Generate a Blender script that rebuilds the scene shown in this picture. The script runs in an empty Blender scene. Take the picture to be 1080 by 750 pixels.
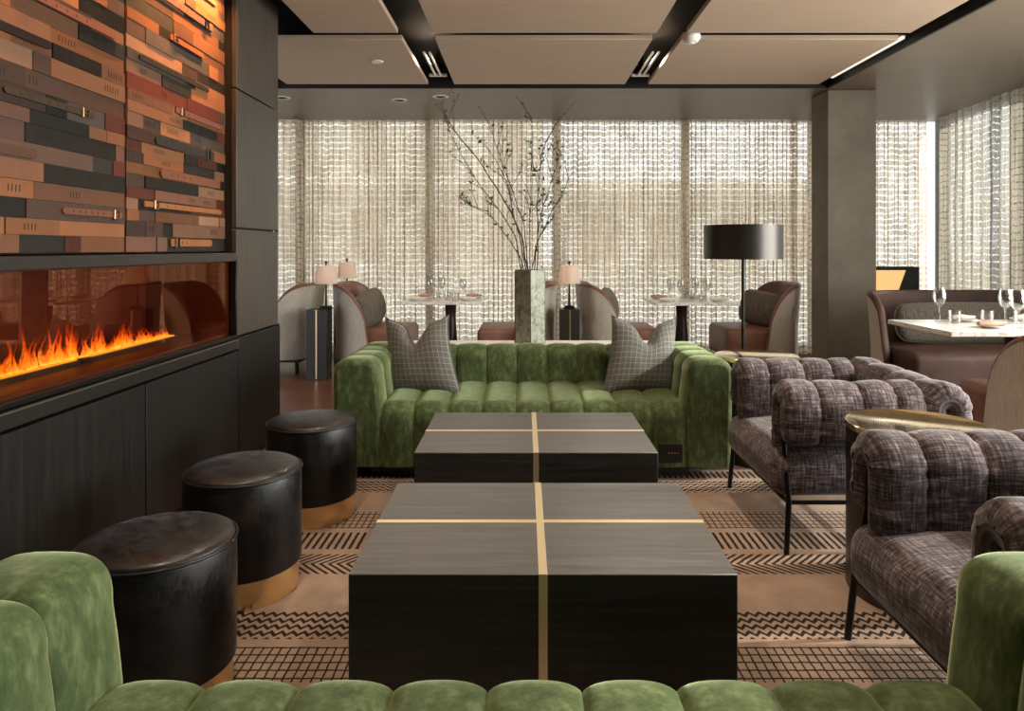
import bpy, math, random
from mathutils import Vector, Matrix, noise
R = random.Random(11)
PI = math.pi
scene = bpy.context.scene
COL = scene.collection

# ------------------------------------------------------------------ node helpers
class NT:
    def __init__(s, name):
        s.m = bpy.data.materials.new(name); s.m.use_nodes = True
        s.t = s.m.node_tree; s.t.nodes.clear()
        s.out = s.t.nodes.new('ShaderNodeOutputMaterial')
    def n(s, typ, props=None, **ins):
        nd = s.t.nodes.new('ShaderNode' + typ)
        for k, v in (props or {}).items(): setattr(nd, k, v)
        for k, v in ins.items():
            key = int(k[1:]) if k[0] == 'i' and k[1:].isdigit() else k.replace('_', ' ')
            s.set(nd.inputs[key], v)
        return nd
    def set(s, sock, v):
        if isinstance(v, bpy.types.NodeSocket): s.t.links.new(v, sock)
        elif isinstance(v, bpy.types.Node): s.t.links.new(v.outputs[0], sock)
        else:
            if sock.type == 'RGBA' and len(v) == 3: v = (*v, 1)
            sock.default_value = v
    def math(s, op, a, b=0.0, c=0.0, clamp=False):
        nd = s.t.nodes.new('ShaderNodeMath'); nd.operation = op; nd.use_clamp = clamp
        for i, v in enumerate((a, b, c)): s.set(nd.inputs[i], v)
        return nd.outputs[0]
    def mix(s, f, a, b):
        nd = s.t.nodes.new('ShaderNodeMix'); nd.data_type = 'RGBA'
        s.set(nd.inputs[0], f); s.set(nd.inputs[6], a); s.set(nd.inputs[7], b)
        return nd.outputs[2]
    def coord(s, kind='Object', scale=(1, 1, 1), rot=(0, 0, 0)):
        tc = s.n('TexCoord')
        return s.n('Mapping', None, Vector=tc.outputs[kind], Scale=scale, Rotation=rot).outputs[0]
    def noise(s, vec, scale=5, detail=3, rough=.55, dist=0.0):
        return s.n('TexNoise', None, Vector=vec, Scale=scale, Detail=detail, Roughness=rough, Distortion=dist).outputs[0]
    def ramp(s, f, *stops):
        nd = s.t.nodes.new('ShaderNodeValToRGB'); s.set(nd.inputs[0], f)
        el = nd.color_ramp.elements
        while len(el) < len(stops): el.new(.5)
        for e, (p, c) in zip(el, stops):
            e.position = p; e.color = (*c, 1) if not isinstance(c, (int, float)) else (c, c, c, 1)
        return nd.outputs[0]
    def bump(s, h, strength=.3, dist=.002):
        return s.n('Bump', None, Strength=strength, Distance=dist, Height=h).outputs[0]
    def pr(s, **k):
        nd = s.n('BsdfPrincipled', None, **k); return nd.outputs[0]
    def done(s, sh):
        s.t.links.new(sh, s.out.inputs[0]); return s.m

def simple(name, col, rough=.5, metal=0.0, **k):
    t = NT(name); return t.done(t.pr(Base_Color=col, Roughness=rough, Metallic=metal, **k))

M = {}
def build_materials():
    # green velvet
    t = NT('green_velvet'); c = t.coord()
    a = t.noise(t.coord(scale=(9, 9, 4)), 3, 5, .66)
    b = t.noise(t.coord(scale=(1, 1, .35)), 70, 3, .6)
    f = t.math('ADD', t.math('MULTIPLY', a, .7), t.math('MULTIPLY', b, .3))
    colr = t.ramp(f, (.32, (.027, .043, .013)), (.5, (.064, .092, .031)), (.68, (.155, .19, .088)))
    weave = t.noise(c, 420, 1)
    M['velvet'] = t.done(t.pr(Base_Color=colr, Roughness=.75, Sheen_Weight=.8, Sheen_Roughness=.34,
                              Sheen_Tint=(.72, .85, .50), Specular_IOR_Level=.25,
                              Normal=t.bump(t.math('ADD', weave, t.math('MULTIPLY', a, .6)), .25, .003)))
    # heathered purple grey upholstery, crosshatched slubs
    t = NT('heather_upholstery')
    tc = t.n('TexCoord').outputs['UV']
    h1 = t.noise(t.n('Mapping', None, Vector=tc, Scale=(14, 130, 1)).outputs[0], 1, 4, .7)
    h2 = t.noise(t.n('Mapping', None, Vector=tc, Scale=(120, 13, 1)).outputs[0], 1, 4, .7)
    big = t.noise(t.n('Mapping', None, Vector=tc, Scale=(7, 7, 1)).outputs[0], 1, 2)
    f = t.math('ADD', t.math('MULTIPLY', t.math('ADD', h1, h2), .43), t.math('MULTIPLY', big, .14))
    colr = t.ramp(f, (.39, (.012, .009, .011)), (.48, (.058, .042, .046)), (.54, (.140, .107, .114)), (.63, (.35, .30, .305)))
    M['heather'] = t.done(t.pr(Base_Color=colr, Roughness=.85, Sheen_Weight=.25, Sheen_Roughness=.4, Specular_IOR_Level=.2,
                               Normal=t.bump(f, .35, .003)))
    # black cowhide
    t = NT('black_cowhide')
    a = t.noise(t.coord(), 6, 4, .6); b = t.noise(t.coord(scale=(1, 1, .3)), 220, 3, .75); m_ = t.noise(t.coord(scale=(1, 1, .6)), 13, 6, .78)
    colr = t.ramp(t.math('ADD', t.math('MULTIPLY', a, .75), t.math('MULTIPLY', b, .25)), (.35, (.003, .0027, .0027)), (.55, (.007, .0055, .005)), (.70, (.034, .016, .009)))
    f = t.math('ADD', t.math('MULTIPLY', m_, .62), t.math('MULTIPLY', b, .38))
    M['cowhide'] = t.done(t.pr(Base_Color=colr, Roughness=t.ramp(f, (.42, .28), (.58, .58)), Specular_IOR_Level=.45, Sheen_Weight=t.ramp(f, (.46, .0), (.60, .42)),
                               Sheen_Roughness=.22, Sheen_Tint=(.80, .84, 1.0), Normal=t.bump(b, .10, .002)))
    # brass
    t = NT('brushed_brass'); g = t.noise(t.coord(scale=(3, 3, 200)), 2, 3)
    M['brass'] = t.done(t.pr(Base_Color=(.95, .71, .38), Metallic=1.0, Roughness=t.math('ADD', .26, t.math('MULTIPLY', g, .16))))
    t = NT('polished_brass'); g = t.noise(t.coord(), 9, 3)
    M['brass_top'] = t.done(t.pr(Base_Color=(.93, .74, .44), Metallic=1.0, Roughness=t.math('ADD', .11, t.math('MULTIPLY', g, .08))))
    M['brass_inlay'] = simple('satin_brass_inlay', (.95, .80, .54), .42, 1.0)
    # dark stained oak
    def wood(name, c0, c1, c2, axis, rough, spec=.5, bump=.25):
        t = NT(name)
        sc = {'x': (1.2, 22, 22), 'z': (22, 22, 1.0), 'y': (22, 1.2, 22)}[axis]
        a = t.noise(t.coord(scale=sc), 2.2, 5, .62, .6)
        b = t.noise(t.coord(scale=tuple(q * 5 for q in sc)), 3, 3, .6)
        f = t.math('ADD', t.math('MULTIPLY', a, .65), t.math('MULTIPLY', b, .35))
        colr = t.ramp(f, (.34, c0), (.5, c1), (.66, c2))
        return t.done(t.pr(Base_Color=colr, Roughness=t.math('ADD', rough, t.math('MULTIPLY', b, .12)),
                           Specular_IOR_Level=spec, Normal=t.bump(f, bump, .002)))
    M['table_wood_shaded'] = wood('ebonised_oak_shaded', (.006, .0055, .005), (.013, .012, .0105), (.03, .027, .024), 'x', .38, .5)  # table body: oak darkened, shade on the front put into its colour
    M['table_top_lit'] = wood('ebonised_oak_lit', (.034, .032, .030), (.060, .057, .053), (.105, .099, .092), 'x', .42, 1.0, .15)  # same oak lightened, light falling on the top put into its colour
    M['panel_wood'] = wood('smoked_wood_panel', (.028, .0225, .0175), (.048, .039, .031), (.074, .061, .050), 'z', .40, .5, .12)
    M['cabinet_wood'] = wood('black_wood_panel', (.006, .0057, .0054), (.011, .010, .009), (.018, .016, .014), 'z', .48, .22, .1)
    M['stand_wood'] = simple('dark_stand_wood', (.022, .018, .015), .4)
    M['pedestal'] = simple('oxblood_pedestal', (.03, .014, .012), .35)
    # wood floor
    t = NT('oiled_plank_floor')
    br = t.n('TexBrick', {'offset': .37}, Vector=t.coord(), Color1=(.17, .068, .036), Color2=(.115, .044, .024), Mortar=(.02, .01, .006),
             Scale=1.0, Mortar_Size=.003, Brick_Width=1.4, Row_Height=.13)
    g = t.noise(t.coord(scale=(2, 40, 1)), 2, 4, .6, .4)
    colr = t.mix(t.math('MULTIPLY', g, .6), br.outputs[0], (.22, .095, .05))
    M['floor'] = t.done(t.pr(Base_Color=colr, Roughness=.28, Specular_IOR_Level=.5))
    # rug with woven bands
    t = NT('banded_rug')
    c = t.n('TexCoord').outputs['Object']
    wob = t.n('TexNoise', None, Vector=c, Scale=38, Detail=2).outputs[1]
    c2 = t.n('VectorMath', {'operation': 'MULTIPLY_ADD'}, i0=wob, i1=(.006, .006, 0), i2=c).outputs[0]
    s = t.n('SeparateXYZ', None, Vector=c2); x, y = s.outputs[0], s.outputs[1]
    def stripe(v, p, w): return t.math('LESS_THAN', t.math('FRACT', t.math('DIVIDE', t.math('ADD', v, 10.0), p)), w)
    grid = t.math('MAXIMUM', stripe(x, .0275, .20), stripe(y, .038, .18))
    diag = stripe(x, .0295, .44)
    def chev(yc): return stripe(t.math('SUBTRACT', x, t.math('ABSOLUTE', t.math('SUBTRACT', y, yc))), .034, .46)
    zig = stripe(t.math('ADD', y, t.math('MULTIPLY', t.math('PINGPONG', t.math('ADD', x, 10.0), .0175), 1.2)), .0385, .47)
    bands = [(.30, .48, zig), (.52, .70, grid), (.74, .91, diag), (.95, 1.13, chev(1.04)), (1.40, 1.56, diag), (1.62, 1.90, chev(1.76)),
             (1.955, 2.13, grid), (2.172, 2.338, zig), (2.605, 2.775, chev(2.69)), (2.822, 2.985, diag),
             (3.03, 3.222, grid), (3.478, 3.655, zig), (3.69, 3.80, diag), (3.84, 4.02, chev(3.93)), (4.06, 4.24, grid), (4.50, 4.66, zig)]
    ink = None
    for a, b, p in bands:
        mk = t.math('MULTIPLY', t.math('MULTIPLY', t.math('GREATER_THAN', y, a), t.math('LESS_THAN', y, b)), p)
        ink = mk if ink is None else t.math('MAXIMUM', ink, mk)
    big = t.noise(c, 5, 4, .6); fine = t.noise(c, 300, 2)
    base = t.ramp(t.math('ADD', t.math('MULTIPLY', big, .7), t.math('MULTIPLY', fine, .3)), (.3, (.21, .14, .103)), (.7, (.38, .275, .21)))
    colr = t.mix(t.math('MULTIPLY', ink, .96), base, (.012, .009, .008))
    M['rug'] = t.done(t.pr(Base_Color=colr, Roughness=.95, Specular_IOR_Level=.08,
                           Normal=t.bump(t.math('SUBTRACT', fine, ink), .5, .004)))
    # leather cladding, hide colour per strap
    t = NT('strap_leather')
    att = t.n('Attribute', {'attribute_name': 'hide'})
    a = t.noise(t.coord(), 9, 5, .65); b = t.noise(t.coord(), 240, 2)
    colr = t.mix(t.math('MULTIPLY', a, .45), att.outputs[0], t.mix(.55, att.outputs[0], (.05, .03, .02)))
    M['strap'] = t.done(t.pr(Base_Color=colr, Roughness=t.math('ADD', .30, t.math('MULTIPLY', a, .4)), Specular_IOR_Level=.22,
                             Normal=t.bump(t.math('ADD', b, t.math('MULTIPLY', a, 3.0)), .35, .003)))
    # chair leather
    t = NT('brown_leather'); a = t.noise(t.coord(), 6, 5, .65); b = t.noise(t.coord(), 160, 2)
    colr = t.ramp(a, (.3, (.145, .062, .041)), (.55, (.215, .10, .069)), (.8, (.29, .155, .113)))
    M['leather'] = t.done(t.pr(Base_Color=colr, Roughness=.45, Specular_IOR_Level=.45, Normal=t.bump(b, .15, .002)))
    t = NT('dark_brown_leather'); a = t.noise(t.coord(), 5, 5, .65); b = t.noise(t.coord(), 160, 2)
    colr = t.ramp(a, (.3, (.05, .024, .017)), (.55, (.082, .040, .029)), (.8, (.125, .066, .05)))
    M['leather_dark'] = t.done(t.pr(Base_Color=colr, Roughness=.5, Specular_IOR_Level=.25, Normal=t.bump(b, .15, .002)))
    def slub(name, c0, c1, sc, sh=.1):
        t = NT(name)
        a = t.noise(t.coord(scale=sc), 1, 4, .7)
        b = t.noise(t.coord(scale=(160, 160, 160)), 1, 2)
        f = t.math('ADD', t.math('MULTIPLY', a, .75), t.math('MULTIPLY', b, .25))
        return t.done(t.pr(Base_Color=t.ramp(f, (.35, c0), (.65, c1)), Roughness=.9, Specular_IOR_Level=.15, Sheen_Weight=sh,
                           Normal=t.bump(f, .3, .002)))
    M['shell'] = slub('grey_slub_fabric', (.38, .345, .295), (.62, .57, .50), (190, 190, 9))
    M['lumbar'] = slub('taupe_slub_fabric', (.06, .05, .038), (.20, .17, .135), (110, 110, 9))
    # grid pillow
    t = NT('windowpane_check_wool'); tc = t.n('TexCoord').outputs['UV']
    s = t.n('SeparateXYZ', None, Vector=tc)
    def ln(v): return t.math('LESS_THAN', t.math('FRACT', t.math('DIVIDE', t.math('ADD', v, 5.01), .0325)), .075)
    g = t.math('MAXIMUM', ln(s.outputs[0]), ln(s.outputs[1]))
    nz = t.noise(t.n('Mapping', None, Vector=tc, Scale=(260, 260, 1)).outputs[0], 1, 3)
    nb = t.noise(t.n('Mapping', None, Vector=tc, Scale=(9, 9, 1)).outputs[0], 1, 3)
    base = t.ramp(t.math('ADD', t.math('MULTIPLY', nz, .6), t.math('MULTIPLY', nb, .4)), (.35, (.085, .083, .078)), (.65, (.17, .165, .155)))
    M['check'] = t.done(t.pr(Base_Color=t.mix(t.math('MULTIPLY', g, .6), base, (.46, .44, .37)), Roughness=.9, Specular_IOR_Level=.15,
                             Sheen_Weight=.15, Normal=t.bump(t.math('ADD', nz, t.math('MULTIPLY', nb, 2.0)), .3, .003)))
    # ceiling panels
    t = NT('pale_veneer'); g = t.noise(t.coord(scale=(1.2, 40, 1)), 1.5, 4, .6)
    M['ceil_panel'] = t.done(t.pr(Base_Color=t.ramp(g, (.3, (.42, .315, .235)), (.7, (.49, .375, .28))), Roughness=.55, Specular_IOR_Level=.2))
    t = NT('bronze_soffit'); g = t.noise(t.coord(scale=(1, 14, 1)), 1.5, 4, .6)
    M['soffit'] = t.done(t.pr(Base_Color=t.ramp(g, (.3, (.15, .115, .082)), (.7, (.185, .143, .105))), Roughness=.42, Specular_IOR_Level=.35))
    t = NT('concrete'); a = t.noise(t.coord(), 3, 6, .65); b = t.noise(t.coord(), 60, 3)
    v = t.n('TexVoronoi', None, Vector=t.coord(), Scale=16.0).outputs[0]
    pit = t.math('LESS_THAN', v, .05)
    colr = t.mix(pit, t.ramp(t.math('ADD', t.math('MULTIPLY', a, .8), t.math('MULTIPLY', b, .2)), (.3, (.175, .153, .12)), (.7, (.27, .24, .19))), (.07, .065, .055))
    M['concrete'] = t.done(t.pr(Base_Color=colr, Roughness=.75, Normal=t.bump(t.math('SUBTRACT', b, pit), .2, .003)))
    M['plaster'] = simple('taupe_plaster', (.05, .043, .036), .8)
    M['black'] = simple('matt_black', (.0035, .0035, .0035), .6)
    M['metal'] = simple('black_metal', (.012, .012, .012), .35, .6)
    M['bronze'] = simple('dark_bronze', (.06, .055, .05), .35, .8)
    M['mullion'] = simple('bronze_mullion', (.05, .043, .035), .5)
    M['steel'] = simple('satin_steel', (.55, .54, .52), .3, 1.0)
    M['white'] = simple('white_enamel', (.72, .70, .66), .45)
    M['porcelain'] = simple('porcelain', (.78, .75, .70), .25)
    M['napkin'] = simple('blush_napkin', (.58, .36, .26), .85)
    M['napkin_white'] = simple('ivory_napkin', (.72, .66, .58), .85)
    M['piping'] = simple('hide_piping', (.004, .004, .004), .4)
    M['hole'] = simple('punched_hole', (.008, .006, .005), .8)
    M['aged_metal'] = simple('aged_buckle_metal', (.30, .19, .12), .35, .9)
    # marble
    t = NT('veined_marble'); a = t.noise(t.coord(), 3.0, 7, .62, 1.8)
    vein = t.math('SMOOTH_MIN', t.math('ABSOLUTE', t.math('SUBTRACT', a, .5)), .045, .02)
    colr = t.ramp(t.math('DIVIDE', vein, .045), (.0, (.42, .34, .26)), (.12, (.68, .64, .58)), (.4, (.86, .84, .80)))
    M['marble'] = t.done(t.pr(Base_Color=colr, Roughness=.2, Specular_IOR_Level=.5))
    # antique mirror
    t = NT('antique_mirror'); a = t.noise(t.coord(), 22, 6, .75); b = t.noise(t.coord(scale=(1, 1, .5)), 70, 3)
    f = t.math('ADD', t.math('MULTIPLY', a, .7), t.math('MULTIPLY', b, .3))
    M['mirror'] = t.done(t.pr(Base_Color=t.ramp(f, (.40, (.15, .165, .13)), (.52, (.38, .395, .32)), (.7, (.56, .57, .48))), Metallic=.08,
                              Roughness=t.math('ADD', .18, t.math('MULTIPLY', a, .3))))
    # curtain cloth with open horizontal ladders
    def curtain(name, col, hw):
        t = NT(name)
        tc = t.n('TexCoord').outputs['UV']; s = t.n('SeparateXYZ', None, Vector=tc); u, v = s.outputs[0], s.outputs[1]
        def nz(sx, sy, d=2): return t.noise(t.n('Mapping', None, Vector=tc, Scale=(sx, sy, 1)).outputs[0], 1, d, .6)
        wav = t.math('ADD', t.math('MULTIPLY', t.math('SUBTRACT', nz(11, 1.6), .5), .075), t.math('MULTIPLY', t.math('SUBTRACT', nz(55, 5), .5), .022))
        ph = t.math('FRACT', t.math('DIVIDE', t.math('ADD', t.math('ADD', v, wav), 10.0), .066))
        band = t.math('LESS_THAN', ph, t.math('ADD', .02, t.math('MULTIPLY', nz(34, 15), hw)))
        ph2 = t.math('FRACT', t.math('DIVIDE', t.math('ADD', t.math('ADD', v, t.math('MULTIPLY', wav, .8)), 10.031), .0265))
        band3 = t.math('MULTIPLY', t.math('LESS_THAN', ph2, .26), t.ramp(nz(60, 16, 3), (.46, 0.0), (.60, .62)))
        fine = nz(90, 1.6, 3); cell = nz(190, 60, 2)
        slit = t.ramp(fine, (.58, 0.0), (.70, .62))
        thin = t.ramp(cell, (.45, .04), (.62, .46))
        band2 = t.math('MULTIPLY', band, t.ramp(nz(90, 12, 3), (.38, .26), (.56, .92)))
        patch = t.ramp(nz(3.2, 4.5, 3), (.40, .30), (.62, 1.0))
        op = t.math('MAXIMUM', t.math('MAXIMUM', band2, t.math('MULTIPLY', band3, patch)), t.math('MULTIPLY', t.math('MAXIMUM', slit, thin), patch))
        op = t.math('ADD', t.math('MULTIPLY', op, .80), .03, clamp=True)
        cc = t.mix(t.ramp(nz(40, .8, 3), (.36, 0.0), (.62, 1.0)), tuple(q * .5 for q in col), col)
        cloth = t.n('MixShader', None, i0=.62, i1=t.n('BsdfDiffuse', None, Color=cc).outputs[0], i2=t.n('BsdfTranslucent', None, Color=cc).outputs[0]).outputs[0]
        sh = t.n('MixShader', None, i0=op, i1=cloth, i2=t.n('BsdfTransparent').outputs[0]).outputs[0]
        return t.done(sh)
    M['curtain'] = curtain('open_weave_linen', (.76, .635, .475), .37)
    M['curtain_grey'] = curtain('open_weave_linen_grey', (.46, .41, .33), .30)
    # window glass
    t = NT('window_glass')
    fr = t.n('Fresnel', None, IOR=1.45).outputs[0]
    M['glass'] = t.done(t.n('MixShader', None, i0=t.math('MULTIPLY', fr, .5), i1=t.n('BsdfTransparent', None, Color=(.96, .98, .97)).outputs[0],
                            i2=t.n('BsdfGlossy', None, Roughness=.02).outputs[0]).outputs[0])
    t = NT('fire_glass')
    fr = t.n('Fresnel', None, IOR=1.5).outputs[0]
    M['fire_glass'] = t.done(t.n('MixShader', None, i0=t.math('MULTIPLY', fr, .22), i1=t.n('BsdfTransparent', None, Color=(.93, .86, .80)).outputs[0],
                                 i2=t.n('BsdfGlossy', None, Color=(.85, .46, .30), Roughness=.015).outputs[0]).outputs[0])
    t = NT('clear_glass')
    fr = t.n('LayerWeight', None, Blend=.35).outputs[1]
    M['crystal'] = t.done(t.n('MixShader', None, i0=t.math('ADD', t.math('MULTIPLY', fr, .55), .06, clamp=True), i1=t.n('BsdfTransparent', None, Color=(.93, .93, .92)).outputs[0],
                              i2=t.n('BsdfGlossy', None, Roughness=.03, Color=(.9, .9, .9)).outputs[0]).outputs[0])
    # lamp shade: thin linen over a bulb
    t = NT('linen_shade')
    M['shade'] = t.done(t.n('MixShader', None, i0=.5, i1=t.n('BsdfDiffuse', None, Color=(.78, .72, .68)).outputs[0],
                            i2=t.n('BsdfTranslucent', None, Color=(.80, .70, .62)).outputs[0]).outputs[0])
    t = NT('lit_amber_panel')
    M['amber'] = t.done(t.n('Emission', None, Color=(1, .56, .22), Strength=.95).outputs[0])
    t = NT('downlight_lens')
    M['lens'] = t.done(t.n('Emission', None, Color=(1, .78, .55), Strength=1.2).outputs[0])
    t = NT('strip_light')
    M['strip'] = t.done(t.n('Emission', None, Color=(1, .9, .75), Strength=.9).outputs[0])
    # fire
    t = NT('flame')
    tc = t.n('TexCoord'); uv = t.n('SeparateXYZ', None, Vector=tc.outputs['UV']); h = uv.outputs[1]
    nz = t.noise(t.n('Mapping', None, Vector=tc.outputs['Object'], Scale=(70, 55, 22)).outputs[0], 1, 4, .65, .8)
    hh = t.math('ADD', h, t.math('MULTIPLY', t.math('SUBTRACT', nz, .5), .7))
    colr = t.ramp(hh, (.0, (1, .55, .06)), (.20, (1, .27, .012)), (.48, (1, .095, .003)), (.85, (.5, .015, .0)))
    st = t.ramp(hh, (.0, 1.0), (.4, .7), (.95, .2))
    face = t.n('LayerWeight', None, Blend=.5).outputs[1]
    al = t.math('MULTIPLY', t.ramp(face, (.30, 1.0), (.80, 0.0)), t.ramp(hh, (.35, .95), (1.0, .0)))
    al = t.math('MULTIPLY', al, t.ramp(nz, (.42, .08), (.56, 1.0)))
    em = t.n('Emission', None, Color=colr, Strength=t.math('MULTIPLY', st, 2.1)).outputs[0]
    M['flame'] = t.done(t.n('MixShader', None, i0=al, i1=t.n('BsdfTransparent').outputs[0], i2=em).outputs[0])
    t = NT('ember_strip')
    M['ember'] = t.done(t.n('Emission', None, Color=(1, .30, .015), Strength=1.5).outputs[0])
    M['firebox'] = simple('firebox_red_glow', (.075, .008, .0028), .4)  # red glow of the fire put into the wall colour
    M['firefloor'] = simple('firebox_base', (.075, .014, .005), .5)  # floor reddened too, fire glow put into its colour
    M['bark'] = simple('dark_bark', (.035, .024, .018), .8)
    M['leaf'] = simple('small_green_leaf', (.07, .12, .03), .6)
    M['plinth'] = simple('black_plinth', (.008, .007, .006), .5)
    # outside
    M['pave'] = simple('pale_paving', (.55, .53, .5), .9)
    t = NT('facade')
    br = t.n('TexBrick', {'offset': 0.0}, Vector=t.coord(rot=(PI / 2, 0, 0)), Color1=(.80, .74, .65), Color2=(.76, .69, .60), Mortar=(.86, .83, .78), Scale=1.0,
             Mortar_Size=.45, Brick_Width=2.6, Row_Height=3.0)
    M['facade'] = t.done(t.pr(Base_Color=br.outputs[0], Roughness=.8))
    M['facade_dark'] = simple('brown_window_glazing', (.55, .48, .40), .8)
    M['tree_far'] = simple('street_tree_leaf', (.20, .26, .10), .8)
build_materials()

# ------------------------------------------------------------------ geometry helpers
class MB:
    def __init__(s): s.v = []; s.f = []; s.uv = []; s.mi = []; s.col = []
    def add(s, vs, fs, uvs=None, mi=0, col=None):
        b = len(s.v); s.v += [tuple(p) for p in vs]
        for i, f in enumerate(fs):
            s.f.append(tuple(b + k for k in f)); s.mi.append(mi); s.col.append(col)
            s.uv.append(uvs[i] if uvs else None)
        return s
    def box(s, x0, x1, y0, y1, z0, z1, mi=0, col=None):
        v = [(x, y, z) for z in (z0, z1) for y in (y0, y1) for x in (x0, x1)]
        f = [(0, 2, 3, 1), (4, 5, 7, 6), (0, 1, 5, 4), (2, 6, 7, 3), (0, 4, 6, 2), (1, 3, 7, 5)]
        return s.add(v, f, None, mi, col)
    def lathe(s, prof, cx=0, cy=0, cz=0, n=32, mi=0, sx=1.0):
        vs = []; fs = []
        for r, z in prof:
            for k in range(n):
                a = 2 * PI * k / n; vs.append((cx + r * math.cos(a) * sx, cy + r * math.sin(a), cz + z))
        for i in range(len(prof) - 1):
            for k in range(n):
                k2 = (k + 1) % n
                fs.append((i * n + k, i * n + k2, (i + 1) * n + k2, (i + 1) * n + k))
        if prof[0][0] > 1e-6: fs.append(tuple(range(n))[::-1])
        if prof[-1][0] > 1e-6: fs.append(tuple((len(prof) - 1) * n + k for k in range(n)))
        return s.add(vs, fs, None, mi)
    def tube(s, pts, r, n=8, mi=0):
        pts = [Vector(p) for p in pts]; rs = r if isinstance(r, (list, tuple)) else [r] * len(pts)
        vs = []; fs = []; N = len(pts); up = None
        for i, p in enumerate(pts):
            d = (pts[min(i + 1, N - 1)] - pts[max(i - 1, 0)]).normalized()
            if up is None:
                up = d.orthogonal().normalized()
            up = (up - d * up.dot(d)).normalized(); w = d.cross(up)
            for k in range(n):
                a = 2 * PI * k / n; vs.append(p + (up * math.cos(a) + w * math.sin(a)) * rs[i])
        for i in range(N - 1):
            for k in range(n):
                k2 = (k + 1) % n; fs.append((i * n + k, i * n + k2, (i + 1) * n + k2, (i + 1) * n + k))
        fs.append(tuple(range(n))[::-1]); fs.append(tuple((N - 1) * n + k for k in range(n)))
        return s.add(vs, fs, None, mi)
    def grid(s, rows, uvr=None, closed=False, mi=0, flip=False):
        n = len(rows[0]); vs = [p for r in rows for p in r]; fs = []; uvs = []
        for i in range(len(rows) - 1):
            for k in range(n if closed else n - 1):
                k2 = (k + 1) % n
                q = [(i, k), (i, k + 1), (i + 1, k + 1), (i + 1, k)]
                f = (i * n + k, i * n + k2, (i + 1) * n + k2, (i + 1) * n + k)
                uq = [uvr(a, b) for a, b in q] if uvr else None
                if flip: f = f[::-1]; uq = uq[::-1] if uq else None
                fs.append(f); uvs.append(uq)
        return s.add(vs, fs, uvs if uvr else None, mi)
    def build(s, name, mats, parent=None, smooth=None, bevel=0, seg=3, weld=0, subsurf=0):
        me = bpy.data.meshes.new(name)
        me.from_pydata(s.v, [], s.f)
        for m in (mats if isinstance(mats, (list, tuple)) else [mats]): me.materials.append(m)
        me.polygons.foreach_set('material_index', s.mi)
        if any(u is not None for u in s.uv):
            lay = me.uv_layers.new(name='UVMap'); li = 0
            for f, u in zip(s.f, s.uv):
                for k in range(len(f)):
                    lay.data[li].uv = u[k] if u is not None else (s.v[f[k]][0], s.v[f[k]][2]); li += 1
        if any(c is not None for c in s.col):
            at = me.attributes.new('hide', 'FLOAT_COLOR', 'CORNER'); li = 0
            for f, c in zip(s.f, s.col):
                for k in range(len(f)): at.data[li].color = (*(c or (.1, .06, .04)), 1); li += 1
        import bmesh
        bm = bmesh.new(); bm.from_mesh(me)
        if weld: bmesh.ops.remove_doubles(bm, verts=bm.verts, dist=weld)
        bmesh.ops.recalc_face_normals(bm, faces=bm.faces)
        bm.to_mesh(me); bm.free()
        if smooth is not None:
            me.shade_smooth()
            if smooth < 170: me.set_sharp_from_angle(angle=math.radians(smooth))
        o = bpy.data.objects.new(name, me); COL.objects.link(o)
        if parent: o.parent = parent
        if bevel:
            b = o.modifiers.new('bevel', 'BEVEL'); b.width = bevel; b.segments = seg; b.limit_method = 'ANGLE'
            me.shade_smooth(); me.set_sharp_from_angle(angle=math.radians(40))
            b.harden_normals = False
        if subsurf:
            q = o.modifiers.new('sub', 'SUBSURF'); q.levels = q.render_levels = subsurf
        return o

def tag(o, label=None, cat=None, group=None, kind=None):
    if label: o['label'] = label
    if cat: o['category'] = cat
    if group: o['group'] = group
    if kind: o['kind'] = kind
    return o
def thing(name, label, cat, loc=(0, 0, 0), rz=0.0, group=None):
    o = bpy.data.objects.new(name, None); COL.objects.link(o); o.empty_display_size = .1
    o.location = loc; o.rotation_euler = (0, 0, rz)
    return tag(o, label, cat, group)
def struct(o, label=None): return tag(o, label, kind='structure')
def copy_tree(o, loc=None, rz=None, label=None, group=None, parent=None):
    c = o.copy(); COL.objects.link(c)
    if parent: c.parent = parent
    if loc is not None: c.location = loc
    if rz is not None: c.rotation_euler = (0, 0, rz)
    if label: c['label'] = label
    if group: c['group'] = group
    for ch in list(o.children): copy_tree(ch, parent=c)
    return c

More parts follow.
